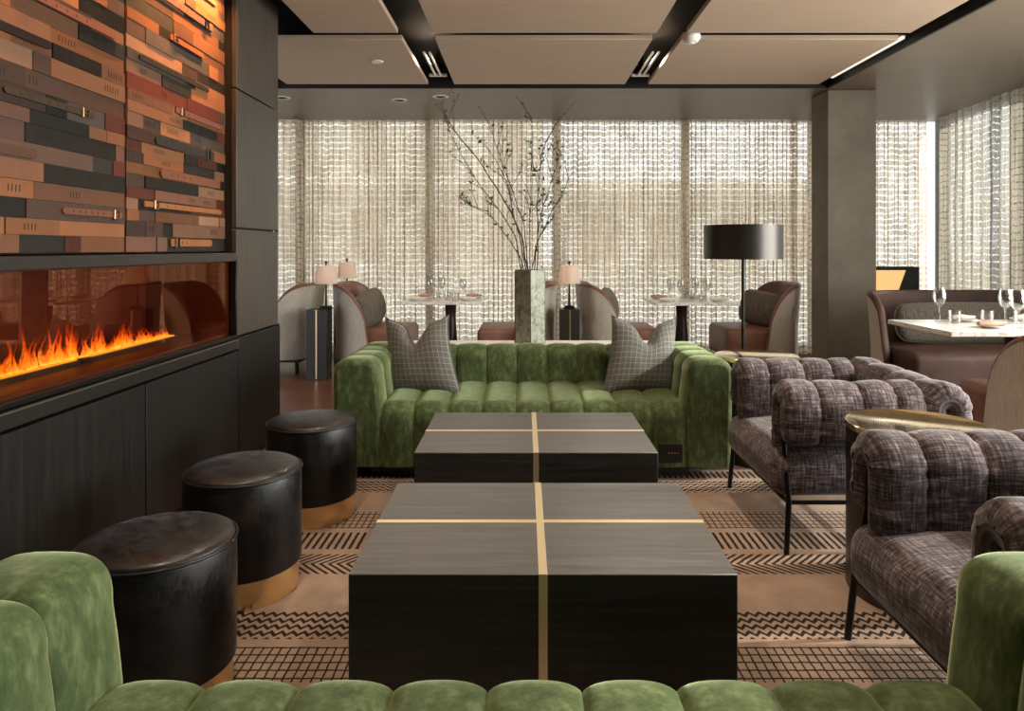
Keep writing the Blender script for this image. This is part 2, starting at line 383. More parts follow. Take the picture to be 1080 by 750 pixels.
def superbox(mb, cx, cy, cz, sx, sy, sz, r, crown=0.0, k=6, mid=6, wob=0.0, uv=True):
    """rounded cushion block, half sizes sx sy sz"""
    def samples(s):
        e = [-s + r * (1 - math.cos(PI / 2 * i / k)) for i in range(k)]
        m = [-(s - r) + 2 * (s - r) * i / mid for i in range(mid + 1)]
        return e + m + [-q for q in e[::-1]]
    S = (sx, sy, sz)
    def rnd(P):
        Q = Vector(max(-(S[i] - r), min(S[i] - r, P[i])) for i in range(3))
        D = P - Q
        if D.length > 1e-9: P = Q + D.normalized() * r
        x, y = P.x / sx, P.y / sy
        w = max(0, 1 - x * x) * max(0, 1 - y * y)
        z = P.z + crown * w * (1 if P.z > 0 else 0) * min(1, max(0, P.z / sz))
        q = Vector((P.x, P.y, z))
        if wob: q += Vector((noise.noise(q * 9 + Vector((cx, cy, 3))), noise.noise(q * 9 + Vector((7, cx, 1))), noise.noise(q * 8 + Vector((cy, 2, 2))))) * wob
        return (q.x + cx, q.y + cy, q.z + cz)
    for ax in range(3):
        a, b = [(1, 2), (0, 2), (0, 1)][ax]
        for sg in (-1, 1):
            A, B = samples(S[a]), samples(S[b]); rows = []
            for pb in B:
                row = []
                for pa in A:
                    P = Vector((0, 0, 0)); P[ax] = sg * S[ax]; P[a] = pa; P[b] = pb
                    row.append(rnd(P))
                rows.append(row)
            mb.grid(rows, (lambda i, j, A=A, B=B, c=ax: (A[j] + c * .37, B[i] + sg * .61)) if uv else None)
    return mb

def chan(t, p=2.6): return (max(0.0, 1 - abs(2 * t - 1) ** p)) ** .62

def channel_sweep(mb, prof, s0, s1, n, bulge, to3, m=12, cap=(False, False), endround=0.0):
    """prof: list of (a, b, na, nb); sweep along s with n stuffed channels; to3(a,b,s)->xyz"""
    L = [0.0]
    for i in range(1, len(prof)): L.append(L[-1] + math.hypot(prof[i][0] - prof[i - 1][0], prof[i][1] - prof[i - 1][1]))
    st = []
    for c in range(n):
        for k in range(m + 1):
            t = .5 - .5 * math.cos(PI * k / m) if True else k / m
            if k == 0 and c > 0: continue
            st.append((s0 + (s1 - s0) * (c + t) / n, t))
    rows = []
    for s, t in st:
        off = bulge * chan(t)
        e = min(abs(s - s0), abs(s1 - s))
        if endround and e < endround: off -= endround * .8 * (1 - math.sqrt(max(0, 1 - (1 - e / endround) ** 2)))
        rows.append([to3(a + na * off, b + nb * off, s) for a, b, na, nb in prof])
    mb.grid(rows, lambda i, j: (st[i][0], L[j]))
    N = len(prof)
    for flag, row in ((cap[0], rows[0]), (cap[1], rows[-1])):
        if flag: mb.add(row, [tuple(range(N))])
    return mb

def arc(cx, cy, rx, ry, a0, a1, n):
    out = []
    for i in range(n + 1):
        a = math.radians(a0 + (a1 - a0) * i / n)
        nx, ny = math.cos(a) / rx, math.sin(a) / ry; l = math.hypot(nx, ny)
        out.append((cx + rx * math.cos(a), cy + ry * math.sin(a), nx / l, ny / l))
    return out
def seg(x0, y0, x1, y1, n, nx, ny):
    return [(x0 + (x1 - x0) * i / n, y0 + (y1 - y0) * i / n, nx, ny) for i in range(n + 1)]

# ------------------------------------------------------------------ the room
CEIL = 2.67; WX = -1.59; WEND = 4.53; BACKY = 7.95; CURY = 7.9
def wall_r(y): return 3.885 + .0919 * y        # slightly splayed right glazing line
struct(MB().box(-4.3, 5.3, -3.2, 8.6, -.06, 0).build('floor', M['floor']))
rug = tag(MB().box(-1.50, 2.35, .05, 4.40, 0.0005, .012).build('rug', M['rug']),
          'taupe area rug woven with black bands of zigzag, grid and chevron', 'rug')
# ceiling: dark plenum, veneer panels, soffit
ceil = struct(MB().box(-4.3, 3.6, -3.2, 8.10, CEIL + .205, CEIL + .28).build('ceiling', M['black']))
for x0, x1 in ((-2.10, -.85), (-.62, .89), (1.09, 2.60)):
    for y0, y1 in ((1.55, 3.12), (3.27, 4.725), (4.875, 6.20)):
        a = x0 if not (x0 < WX and y0 < WEND) else WX + .17
        o = MB().box(a, x1, y0, y1, CEIL, CEIL + .035).build('ceiling_panel', M['ceil_panel'], ceil, bevel=.004, seg=2)
def soffit(x0, x1, y0, y1): MB().box(x0, x1, y0, y1, CEIL, CEIL + .2).build('soffit', M['soffit'], ceil)
soffit(-4.3, 2.76, 6.37, 8.06);  soffit(-4.3, -2.3, 4.53, 6.37); soffit(-1.60, 2.76, -3.2, 1.40)
def right_slab(name, z0, z1, m, x0=2.76, y0=-3.2, y1=8.06, par=None, off=.26):
    q = [(x0, y0), (wall_r(y0) + off, y0), (wall_r(y1) + off, y1), (x0, y1)]
    b = MB().add([(x, y, z) for z in (z0, z1) for x, y in q], [(3, 2, 1, 0), (4, 5, 6, 7), (0, 1, 5, 4), (1, 2, 6, 5), (2, 3, 7, 6), (3, 0, 4, 7)])
    return b.build(name, m, par)
right_slab('soffit', CEIL, CEIL + .2, M['soffit'], par=ceil)
struct(MB().box(-4.35, -4.2, 4.4, 8.6, 0, CEIL + .2).build('wall_left', M['plaster']))
struct(MB().box(-4.3, 5.3, -3.3, -3.15, 0, CEIL + .2).build('wall_rear', M['plaster']))
MB().box(-4.3, 2.76, 6.355, 6.372, CEIL + .001, CEIL + .2).box(2.742, 2.762, -3.2, 6.36, CEIL + .001, CEIL + .2).build('slot_trim', M['black'], ceil)
# column
struct(MB().box(2.76, 3.21, 6.39, 6.75, 0, CEIL).build('column', M['concrete'], bevel=.012, seg=2))

# chimney wall: a built wall with a firebox opening
wl = MB()
wl.box(-2.5, -2.12, -3.15, WEND, 0, CEIL + .2)                      # mass behind
wl.box(-2.12, WX - .03, 3.88, WEND, 0, CEIL + .2)                   # pier
wl.box(-2.12, WX - .03, -3.15, 3.88, 0, .70)                        # under firebox
wl.box(-2.12, WX - .09, -3.15, 3.88, 1.20, CEIL + .2)               # over firebox
chim = struct(wl.build('wall_chimney', M['black']))
def panel(name, y0, y1, z0, z1, m, x=WX, dep=.028):
    MB().box(x - dep, x, y0, y1, z0, z1).build(name, m, chim, bevel=.003, seg=2)
for z0, z1 in ((.735, 1.325), (1.335, 2.10), (2.11, CEIL + .1)):
    panel('wall_panel', 3.875, WEND, z0, z1, M['panel_wood'])
panel('wall_panel', 3.885, WEND + .004, .03, .725, M['cabinet_wood'], WX + .012, .04)
for y0, y1 in ((2.93, 3.875), (1.98, 2.92), (1.03, 1.97), (.08, 1.02), (-.9, .07)):
    panel('cabinet_front', y0, y1, .03, .655, M['cabinet_wood'], WX + .012, .04)
MB().box(WX - .02, WX + .002, WEND - .012, WEND + .006, 1.325, 1.336).box(WX - .02, WX + .014, WEND - .012, WEND + .006, .725, .736)\
    .build('metal_inlay', M['steel'], chim)

# ------------------------------------------------------------------ fireplace
fp = thing('fireplace', 'long glass-fronted linear fireplace set in the black wood wall', 'fireplace', (0, 0, 0))
FY0, FY1, FZ0, FZ1 = -.3, 3.845, .745, 1.145
MB().box(WX - .12, WX + .012, -.9, 3.865, 1.15, 1.195).build('mantel', M['bronze'], fp, bevel=.003, seg=2)
b = MB()
b.box(WX - .03, WX + .008, FY0, 3.865, FZ0 - .018, FZ0); b.box(WX - .03, WX + .008, 3.852, 3.872, FZ0, 1.15)
b.build('frame', M['metal'], fp, bevel=.002, seg=1)
MB().box(WX - .04, WX + .018, -.9, 3.868, .668, .722).build('sill', M['bronze'], fp, bevel=.003, seg=2)
MB().box(WX - .01, WX + .0195, -.9, 3.868, .716, .7195).build('sill_trim', M['steel'], fp)
b = MB()
b.box(-2.10, -2.07, FY0, 3.84, FZ0, FZ1); b.box(-2.07, WX - .035, 3.835, 3.86, FZ0, FZ1)
b.box(-2.10, WX - .035, FY0, 3.84, FZ1, FZ1 + .006); b.box(-2.07, WX - .035, FY0 - .04, FY0, FZ0, FZ1)
b.build('firebox', M['firebox'], fp)
MB().box(-2.07, WX - .03, FY0, 3.835, FZ0 - .01, FZ0 + .012).build('hearth_floor', M['firefloor'], fp)
MB().box(WX - .022, WX - .016, FY0, 3.845, FZ0, FZ1).build('glass_pane', M['fire_glass'], fp)
b = MB(); b.box(-1.845, -1.83, FY0, 3.60, FZ0 + .012, FZ0 + .045); b.box(-1.785, -1.77, FY0, 3.60, FZ0 + .012, FZ0 + .028)
b.build('burner_trough', M['black'], fp)
MB().box(-1.83, -1.785, FY0, 3.58, FZ0 + .012, FZ0 + .034).build('ember_bed', M['ember'], fp)
fl = MB()
rf = random.Random(4)
def envelope(y):
    e = .055
    for c, w, h in ((1.9, .35, .10), (2.62, .20, .11), (2.80, .05, .16), (2.98, .06, .08), (3.16, .10, .055), (3.36, .07, .03), (3.52, .015, .07)):
        e += h * math.exp(-((y - c) / w) ** 2)
    return e * (1 if y < 3.2 else max(.5, 1 - (y - 3.2) * 1.4))
for i in range(460):
    y = rf.uniform(.8, 3.57)
    if y < 1.9 and rf.random() < .5: continue
    h = envelope(y) * (.25 + 1.0 * rf.random() ** 2.2); w = rf.uniform(.007, .018) * (1 if h > .06 else .75)
    x = -1.807 + rf.uniform(-.016, .016); lean = rf.uniform(-.25, .45) * h; ph = rf.uniform(0, 6); z0 = FZ0 + .034
    rows = []; K = 9
    for k in range(K + 1):
        t = k / K
        r = w * (1 - t) ** .75 * (1 + .35 * math.sin(3.0 * t * PI)) + .0006
        cy = y + lean * t ** 1.5 + .22 * w * math.sin(ph + 7 * t) * 2.2; cx = x + .010 * math.sin(ph * 1.7 + 5 * t) * t
        rows.append([(cx + .45 * r * math.cos(2 * PI * q / 8), cy + r * math.sin(2 * PI * q / 8), z0 + h * t) for q in range(8)])
    fl.grid(rows, lambda a, b_, K=K: (b_ / 8, a / K), closed=True)
tag(fl.build('flames', M['flame'], fp, smooth=180), kind='stuff')
b = MB().box(-1.785, -1.765, 2.80, 2.86, FZ0 + .012, FZ0 + .034); b.build('burner_clip', M['metal'], fp)

# ------------------------------------------------------------------ leather strap wall art
PAL = [(.36, .14, .06), (.30, .13, .07), (.22, .105, .07), (.12, .055, .04), (.075, .045, .035), (.011, .012, .010), (.008, .009, .008), (.10, .085, .075),
       (.17, .10, .075), (.42, .22, .13), (.27, .12, .06), (.03, .031, .027), (.15, .035, .02), (.40, .17, .07)]
def leather_panel(name, label, y0, y1, seed, nbelts):
    r = random.Random(seed)
    AX = WX - .085
    root = thing(name, label, 'wall art', (AX, (y0 + y1) / 2, 1.205), 0, 'leather strap wall panels')
    cy0 = (y0 + y1) / 2
    MB().box(0, .02, y0 - cy0, y1 - cy0, 0, CEIL - 1.19).build('backing', M['black'], root)
    b = MB(); z = 0.0
    rows = []
    while z < CEIL - 1.215:
        h = r.choice((.048, .055, .060, .066)); h = min(h, CEIL - 1.2 - z)
        rows.append((z, h)); y = y0 + .003
        while y < y1 - .004:
            L = r.uniform(.10, .62) if r.random() < .75 else r.uniform(.08, .16)
            e = min(y + L, y1 - .003)
            if y1 - e < .06: e = y1 - .003
            c = r.choice(PAL); k = r.uniform(.30, .70); c = tuple(q * k for q in c)
            th = r.uniform(.024, .031)
            b.box(.018, th, y - cy0 + .0006, e - cy0 - .0006, z + .0006, z + h - .0006, col=c)
            if r.random() < .36 and e - y > .14:       # punched belt slots
                s = r.uniform(y + .02, e - .11)
                for q in range(r.randint(3, 6)):
                    if s + q * .017 < e - .012: b.box(th - .001, th + .0006, s + q * .017 - cy0, s + q * .017 + .004 - cy0, z + h * .3, z + h * .7, 0, (.01, .008, .007))
            y = e
        z += h
    b.build('strap_cladding', M['strap'], root, smooth=30)
    taken = []
    for i in range(nbelts):                            # whole belts laid over the straps
        z, h = rows[(3 * i + seed) % len(rows)]; z += r.uniform(-.01, .01); z = max(z, .004)
        w = r.choice((.024, .028, .034, .042)); L = r.uniform(.32, .85); s = r.uniform(y0 + .02, max(y0 + .03, y1 - L - .02)); L = min(L, y1 - .012 - s)
        c = tuple(q * r.uniform(.45, .8) for q in r.choice(PAL[:6] + PAL[8:12])); zc = z + h / 2; zc = max(zc, w * .7)
        if any(abs(zc - q) < (w + v) / 2 + .012 and s < b1 + .03 and s + L > b0 - .03 for q, v, b0, b1 in taken): continue
        taken.append((zc, w, s, s + L))
        bb = MB(); n = 10
        pts = []
        tipleft = r.random() < .5
        for q in range(n + 1):
            a = PI * q / n; pts.append((-math.sin(a) * w / 2 * 1.1, math.cos(a) * w / 2))
        outl = [(s + w / 2 + p[0], zc + p[1]) for p in pts] + [(s + L, zc - w / 2), (s + L, zc + w / 2)]
        if not tipleft: outl = [(2 * s + L - a, q) for a, q in outl]
        N = len(outl); x1 = .031 + .006
        vs = [(.030, a - cy0, q) for a, q in outl] + [(x1, a - cy0, q) for a, q in outl]
        fs = [tuple(range(N)), tuple(range(N, 2 * N))] + [(k, (k + 1) % N, N + (k + 1) % N, N + k) for k in range(N)]
        bb.add(vs, fs, None, 0, c)
        for q in range(r.randint(3, 6)):
            yy = s + L * (.15 + .1 * q) - cy0
            bb.box(x1 - .001, x1 + .0006, yy, yy + .004, zc - w * .22, zc + w * .22, 0, (.01, .008, .007))
        belt = bb.build('belt', M['strap'], root, smooth=35)
        if i % 3 != 2:
            yb = s + L * (.88 if tipleft else .12) - cy0; hw = w * .72; bk = MB()
            ring = [(x1 + .004, yb - .016, zc - hw), (x1 + .004, yb + .016, zc - hw), (x1 + .004, yb + .016, zc + hw), (x1 + .004, yb - .016, zc + hw), (x1 + .004, yb - .016, zc - hw)]
            bk.tube(ring, .0035, 6); bk.tube([(x1 + .006, yb - .016, zc), (x1 + .008, yb + .016, zc)], .0025, 6)
            bk.build('buckle', M['aged_metal'] if i % 2 else M['metal'], belt, smooth=40)
    return root
leather_panel('leather_wall_panel', 'patchwork of leather belts and straps running off the left edge of the photo', 1.2, 2.895, 5, 44)
leather_panel('leather_wall_panel', 'patchwork of leather belts and straps beside the smoked wood pier', 2.905, 3.86, 9, 34)

# ------------------------------------------------------------------ windows, curtains and outside
def window_wall(name, p0, p1, n, nocol=()):
    p0, p1 = Vector(p0), Vector(p1); d = (p1 - p0); L = d.length; d.normalize(); nrm = Vector((-d.y, d.x, 0))
    fr = MB()
    def bar(a, b, z0, z1, t=.05):
        q0, q1 = p0 + d * a, p0 + d * b
        vs = [q + nrm * s * t + Vector((0, 0, z)) for z in (z0, z1) for s in (-1, 1) for q in (q0, q1)]
        fr.add(vs, [(0, 2, 3, 1), (4, 5, 7, 6), (0, 1, 5, 4), (2, 6, 7, 3), (0, 4, 6, 2), (1, 3, 7, 5)])
    bar(0, L, 0, .10); bar(0, L, CEIL + .06, CEIL + .2)
    for k in range(n + 1):
        a = L * k / n; bar(max(0, a - .04), min(L, a + .04), .1, CEIL + .06)
    f = struct(fr.build(name, M['mullion']))
    g = MB()
    q0, q1 = p0, p1
    vs = [q + nrm * s * .004 + Vector((0, 0, z)) for z in (.1, CEIL + .06) for s in (-1, 1) for q in (q0, q1)]
    g.add(vs, [(0, 2, 3, 1), (4, 5, 7, 6), (0, 1, 5, 4), (2, 6, 7, 3), (0, 4, 6, 2), (1, 3, 7, 5)])
    g.build('window_pane', M['glass'], f)
    return f
YW = 8.12
window_wall('window_1', (-5.54, YW, 0), (4.82, YW, 0), 7)
window_wall('window_2', (wall_r(YW) + .22, YW, 0), (wall_r(-3.1) + .22, -3.1, 0), 8)

def curtain(label, p0, p1, mat, seed, fold=.115, amp=.042):
    r = random.Random(seed)
    p0, p1 = Vector((*p0, 0)), Vector((*p1, 0)); d = p1 - p0; L = d.length; d.normalize(); nrm = Vector((-d.y, d.x, 0))
    N = int(L / .011); zs = [0.02, .6, 1.2, 1.8, 2.3, CEIL - .004]
    offs = []; ph = r.uniform(0, 6); u = 0; us = [0]; prev = None
    for i in range(N + 1):
        s = L * i / N
        a = amp * (.6 + .5 * noise.noise(Vector((s * 1.7, seed, 0))))
        ph_ = 2 * PI * s / fold + 1.4 * noise.noise(Vector((s * 2.1, seed, 5))) * 2 + ph
        offs.append((a * math.sin(ph_), .018 * math.sin(2 * ph_ + 1)))
    rows = []
    for j, z in enumerate(zs):
        row = []
        k = .75 + .25 * (1 - z / CEIL)
        for i in range(N + 1):
            s = L * i / N; q = p0 + d * (s + offs[i][1] * (1 if 4 < i < N - 4 else 0)) + nrm * (offs[i][0] * k + .008 * noise.noise(Vector((s * 3, z * 1.5, seed))))
            row.append((q.x, q.y, z))
        rows.append(row)
    for i in range(1, N + 1): us.append(us[-1] + (Vector(rows[2][i]) - Vector(rows[2][i - 1])).length)
    b = MB().grid(rows, lambda i, j: (us[j] + seed * 1.3, zs[i]))
    return tag(b.build('curtain', mat, smooth=180), label, 'curtain', 'sheer curtains along the windows')
cx = [-4.15, -2.50, -1.08, .34, 1.81, 3.05]
labs = ['sheer open-weave curtain beside the dark pier, behind the two shaded lamps', 'sheer open-weave curtain behind the left marble dining table',
        'sheer open-weave curtain behind the branches in the mirrored vase', 'sheer open-weave curtain between the middle lamp and the round-shade floor lamp',
        'sheer open-weave curtain left of the concrete column, behind the floor lamp']
for i in range(5): curtain(labs[i], (cx[i] - .03, CURY + .035 * (i % 2)), (cx[i + 1] + .03, CURY + .035 * (i % 2)), M['curtain'], i + 2)
curtain('narrow sheer curtain between the concrete column and the window corner', (3.00, CURY + .035), (4.54, CURY + .035), M['curtain'], 9)
curtain('grey sheer curtain hanging along the right window wall', (wall_r(7.80) + .015, 7.80), (wall_r(4.5), 4.5), M['curtain_grey'], 12, .17, .05)

# street outside
struct(MB().box(-30, 40, 8.4, 60, -.3, -.2).build('street', M['pave']))
struct(MB().box(5.6, 40, -30, 8.4, -.3, -.2).build('pavement', M['pave']))
def building(label, x0, x1, y, h, m):
    o = thing('building', label, 'building', (x0, y, -.2))
    W = x1 - x0; b = MB(); b.box(0, W, 0, 6, 0, h); b.build('facade', m, o); MB().box(-.2, W + .2, -1.2, .02, 3.05, 3.45).build('canopy', M['facade_dark'], o)
    n = max(2, int(W / 2.2))
    for z in (1.0, 4.0):
        if z + 1.6 < h:
            for k in range(n): MB().box(W * (k + .25) / n, W * (k + .75) / n, -.06, .03, z, z + 1.7).build('window', M['facade_dark'], o)
building('low stone building seen faintly through the left curtains', -16, .6, 24, 7.0, M['facade'])
building('pale building seen faintly through the middle curtains', 1.6, 12.0, 27, 4.0, M['facade'])

# ------------------------------------------------------------------ sofas
def make_sofa(label, loc, rz, socket=False):
    root = thing('channel_sofa', label, 'sofa', loc, rz)
    HW, IN, D, T = 1.035, .80, .76, .63
    # seat over front
    pr = seg(.012, .068, .012, .30, 6, -1, 0)[:-1] + arc(.085, .302, .073, .078, 180, 90, 10) + seg(.10, .38, .60, .392, 8, 0, 1)[1:]
    b = MB(); channel_sweep(b, pr, -IN, IN, 9, .022, lambda a, c, s: (s, a, c), cap=(True, True))
    b.build('seat', M['velvet'], root, smooth=180)
    # back
    pr = [(.56, .068, -1, 0)] + seg(.545, .34, .575, .53, 8, -1, .1)[:-1] + arc(.655, .53, .08, .082, 176, 4, 16) + seg(.738, .52, .738, .068, 5, 1, 0)
    b = MB(); channel_sweep(b, pr, -IN - .02, IN + .02, 9, .015, lambda a, c, s: (s, a, c), cap=(True, True))
    b.build('backrest', M['velvet'], root, smooth=180)
    for sg in (-1, 1):
        w = (HW - IN) / 2; xm = IN + w
        pr = [(xm - w, .068, -1, 0), (xm - w, .20, -1, 0), (xm - w, .34, -1, 0), (xm - w + .006, .40, -1, 0), (xm - w + .014, .47, -1, 0)]
        n = 22
        for i in range(n + 1):
            a = PI - PI * i / n; ca, sa = math.cos(a), math.sin(a)
            ex = math.copysign(abs(ca) ** .58, ca); ey = abs(sa) ** .66
            nx, ny = ca * .9, sa; l = math.hypot(nx, ny)
            pr.append((xm + .012 + (w - .010) * ex, .525 + .09 * ey, nx / l, ny / l))
        pr += seg(xm + w, .46, xm + w - .004, .068, 6, 1, 0)
        b = MB(); channel_sweep(b, pr, 0, D, 4, .016, (lambda a, c, s, sg=sg: (sg * a, s, c)), cap=(True, True), endround=.02)
        b.build('armrest', M['velvet'], root, smooth=50)
    MB().box(-.86, .83, .07, .70, 0.001, .066).build('plinth', M['plinth'], root)
    MB().box(-.80, .80, .10, .72, .066, .30).build('frame', M['black'], root)
    if socket:
        b = MB().box(.655, .78, -.016, .02, .095, .195)
        s = b.build('power_socket', M['plinth'], root, bevel=.004)
        g = MB()
        for k in range(4): g.lathe([(.0, 0), (.003, 0), (.003, .002), (0, .002)], .705 + k * .016, 0, 0, 8)
        o = g.build('socket_hole', M['brass'], s); o.rotation_euler = (PI / 2, 0, 0); o.location = (0, -.0175, .145)
    return root
sofa_far = make_sofa('green channel-tufted velvet sofa below the curtains, holding two checked pillows', (.045, 3.66, .012), 0, True)
sofa_near = make_sofa('green channel-tufted velvet sofa cut off by the bottom edge of the photo', (.02, 1.37, .012), PI)
sofa_near.location = (.02, 1.37, .012)

# pillows
def pillow_mesh(w, h, t, chop=0.0, n=26, pinch=.06, shear=0.0):
    b = MB()
    def P(u, v, sg):
        x = u * w / 2; z = v * h / 2
        k = pinch
        x *= 1 - k * (1 - v * v) * abs(u) ** 2 ; z *= 1 - k * (1 - u * u) * abs(v) ** 2
        x += shear * z
        th = t / 2 * (max(0, 1 - abs(u) ** (2.4 if chop else 3)) * max(0, 1 - abs(v) ** (2.4 if chop else 2))) ** .5
        if not chop:
            q_ = 1 - .13 * abs(u * v) ** 2.5; x *= q_; z *= q_
        if chop:
            g = math.exp(-(u / .30) ** 2) * max(0, (v + .35) / 1.35) ** 2
            z -= chop * g; th *= 1 - .35 * g
            x *= 1 - .17 * ((v + 1) / 2) ** 2
            z += .022 * abs(u) ** 7 * max(0, v) ** 4; x += math.copysign(.012, u) * abs(u) ** 7 * max(0, v) ** 4
        y = sg * th + .004 * noise.noise(Vector((x * 11, z * 11, sg))) * (1 - max(abs(u), abs(v)) ** 6)
        return (x, y, z)
    for sg in (-1, 1):
        rows = [[P(-1 + 2 * j / n, -1 + 2 * i / n, sg) for j in range(n + 1)] for i in range(n + 1)]
        b.grid(rows, lambda i, j: (w * j / n + (.0 if sg < 0 else .013), h * i / n))
    edge = [(-1 + 2 * k / n, -1) for k in range(n)] + [(1, -1 + 2 * k / n) for k in range(n)] + [(1 - 2 * k / n, 1) for k in range(n)] + [(-1, 1 - 2 * k / n) for k in range(n + 1)]
    pip = MB().tube([P(u, v, 1) for u, v in edge], .004, 6)
    return b, pip
def pillow(name, label, mat, w, h, t, loc, rot, chop=0.0, group=None, pipe=True, shear=0.0):
    b, p = pillow_mesh(w, h, t, chop, pinch=.11 if chop else .015, shear=shear)
    root = b.build(name, mat, smooth=180, weld=.0004); tag(root, label, 'pillow', group)
    root.location = loc; root.rotation_mode = 'ZYX' if False else 'XYZ'; root.rotation_euler = rot
    if pipe: p.build('piping', mat, root, smooth=180)
    return root
pillow('throw_pillow', 'grey windowpane-check pillow at the left end of the far green sofa', M['check'], .46, .46, .17, (-.61, 4.10, .578), (math.radians(-17), math.radians(-3), math.radians(-14)), .135, 'checked pillows on the far sofa', shear=-.20)
pillow('throw_pillow', 'grey windowpane-check pillow at the right end of the far green sofa', M['check'], .47, .46, .17, (.69, 4.10, .578), (math.radians(-17), math.radians(3), math.radians(14)), .135, 'checked pillows on the far sofa', shear=.16)

# ------------------------------------------------------------------ coffee tables
def coffee_table(label, loc):
    W, D, H = .955, .672, .408
    root = thing('coffee_table', label, 'coffee table', loc)
    MB().box(-W / 2, W / 2, 0, D, .0, H - .002).build('body', M['table_wood_shaded'], root, bevel=.0025, seg=2)
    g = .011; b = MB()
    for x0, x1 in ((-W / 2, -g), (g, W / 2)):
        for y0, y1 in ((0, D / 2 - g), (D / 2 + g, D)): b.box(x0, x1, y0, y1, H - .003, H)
    b.build('top', M['table_top_lit'], root, bevel=.0008, seg=1)
    b = MB(); b.box(-g, g, -.0015, D + .0015, .0, H + .0006); b.box(-W / 2 - .001, -g, D / 2 - g, D / 2 + g, .0, H + .0006); b.box(g, W / 2 + .001, D / 2 - g, D / 2 + g, 0, H + .0006)
    b.build('brass_inlay', M['brass_inlay'], root)
    return root
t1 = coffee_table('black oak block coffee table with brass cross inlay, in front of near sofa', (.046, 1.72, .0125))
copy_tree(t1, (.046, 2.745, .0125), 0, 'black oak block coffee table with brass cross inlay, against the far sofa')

# ------------------------------------------------------------------ stools
def stool(label, loc):
    root = thing('stool', label, 'stool', loc, 0, 'black hide stools along the fireplace')
    r = .197
    MB().lathe([(0, .0), (r - .012, .0), (r - .010, .004), (r - .010, .092), (r - .03, .094), (0, .094)], n=64).build('brass_base', M['brass'], root, smooth=40)
    MB().lathe([(0, .093), (r - .008, .093), (r, .099), (r + .001, .2), (r + .0015, .34), (r, .412), (r - .004, .420), (0, .420)], n=64).build('body', M['cowhide'], root, smooth=40)
    pr = [(r - .002, .418)] + [((r - .003) * math.cos(a), .420 + .032 * math.sin(a) ** .8) for a in [PI / 2 * k / 12 for k in range(1, 13)]]
    pr[-1] = (0, pr[-1][1])
    MB().lathe([(0, .415)] + pr, n=64).build('seat', M['cowhide'], root, smooth=60)
    MB().tube([((r + .001) * math.cos(2 * PI * k / 64), (r + .001) * math.sin(2 * PI * k / 64), .4195) for k in range(65)], .0042, 6).build('piping', M['piping'], root, smooth=180)
    return root
s1 = stool('black cowhide drum stool nearest the camera, its brass base mostly hidden', (-.985, 1.885, .0125))
copy_tree(s1, (-1.0, 2.50, .0125), .7, 'black cowhide drum stool in the middle of the row of three')
copy_tree(s1, (-.965, 3.19, .0125), 1.9, 'black cowhide drum stool beside the left arm of the far sofa')

# ------------------------------------------------------------------ heather armchairs
def collar(mb, length, nseg, seed, segw=None):
    """folded, stuffed bolster hanging over a rail: runs along +s, centred on 0 across"""
    r = random.Random(seed)
    half = .053; rm = .0525; zt = .563; zi = .405; zo = .470      # inner flap hangs lower than the outer one
    med = []
    for i in range(8): med.append((-rm, zi + (zt - zi) * i / 8, -1, 0))
    for i in range(17):
        a = PI - PI * i / 16; med.append((rm * math.cos(a), zt + rm * math.sin(a), math.cos(a), math.sin(a)))
    for i in range(1, 9): med.append((rm, zt - (zt - zo) * i / 8, 1, 0))
    ring = []                                   # (medial x, z, normal x, z)
    for m in med: ring.append(m)
    for i in range(1, 6):
        a = -PI * i / 6; ring.append((rm, zo, math.cos(a), math.sin(a)))
    for m in med[::-1]: ring.append((m[0], m[1], -m[2], -m[3]))
    for i in range(1, 6):
        a = -PI * i / 6; ring.append((-rm, zi, math.cos(a), math.sin(a)))
    # refine ring
    rr = []
    for i in range(len(ring)):
        a, b = ring[i], ring[(i + 1) % len(ring)]
        rr.append(a); rr.append(tuple((a[k] + b[k]) / 2 for k in range(4)))
    ring = rr
    ws = segw or [1] * nseg; tot = sum(ws); st = []; s = 0
    for w in ws:
        for k in range(15):
            t = .5 - .5 * math.cos(PI * k / 14)
            st.append((s + length * w / tot * t, t))
        s += length * w / tot
    Lr = [0]
    for i in range(1, len(ring) + 1):
        a, b = ring[i - 1], ring[i % len(ring)]
        Lr.append(Lr[-1] + math.hypot(a[0] + a[2] * half - b[0] - b[2] * half, a[1] + a[3] * half - b[1] - b[3] * half))
    rows = []
    for i, (s, t) in enumerate(st):
        e = min(s, length - s); k = chan(t, 3.2)
        f = .70 + .32 * k
        if e < .042: f *= max(.02, math.sqrt(max(0, 1 - (1 - e / .042) ** 2)))
        sm = 1 - k
        row = []
        for j, (mx, mz, nx, nz) in enumerate(ring):
            ew = max(0.0, 1 - e / .11)
            wv = (.0085 * (sm * .9 + .10) + .006 * ew) * noise.noise(Vector((Lr[j] * 42, s * 7, seed * 3.1))) * 1.3
            wv += .005 * noise.noise(Vector((Lr[j] * 9, s * 10, seed)))
            hh = half * f + wv * (1 if j < 76 else .15)
            # inner slit side stays closed enough
            row.append((s, mx + nx * hh, mz + nz * hh))
        rows.append(row)
    mb.grid(rows, lambda i, j: (st[i][0], Lr[j]), closed=True)
    return mb
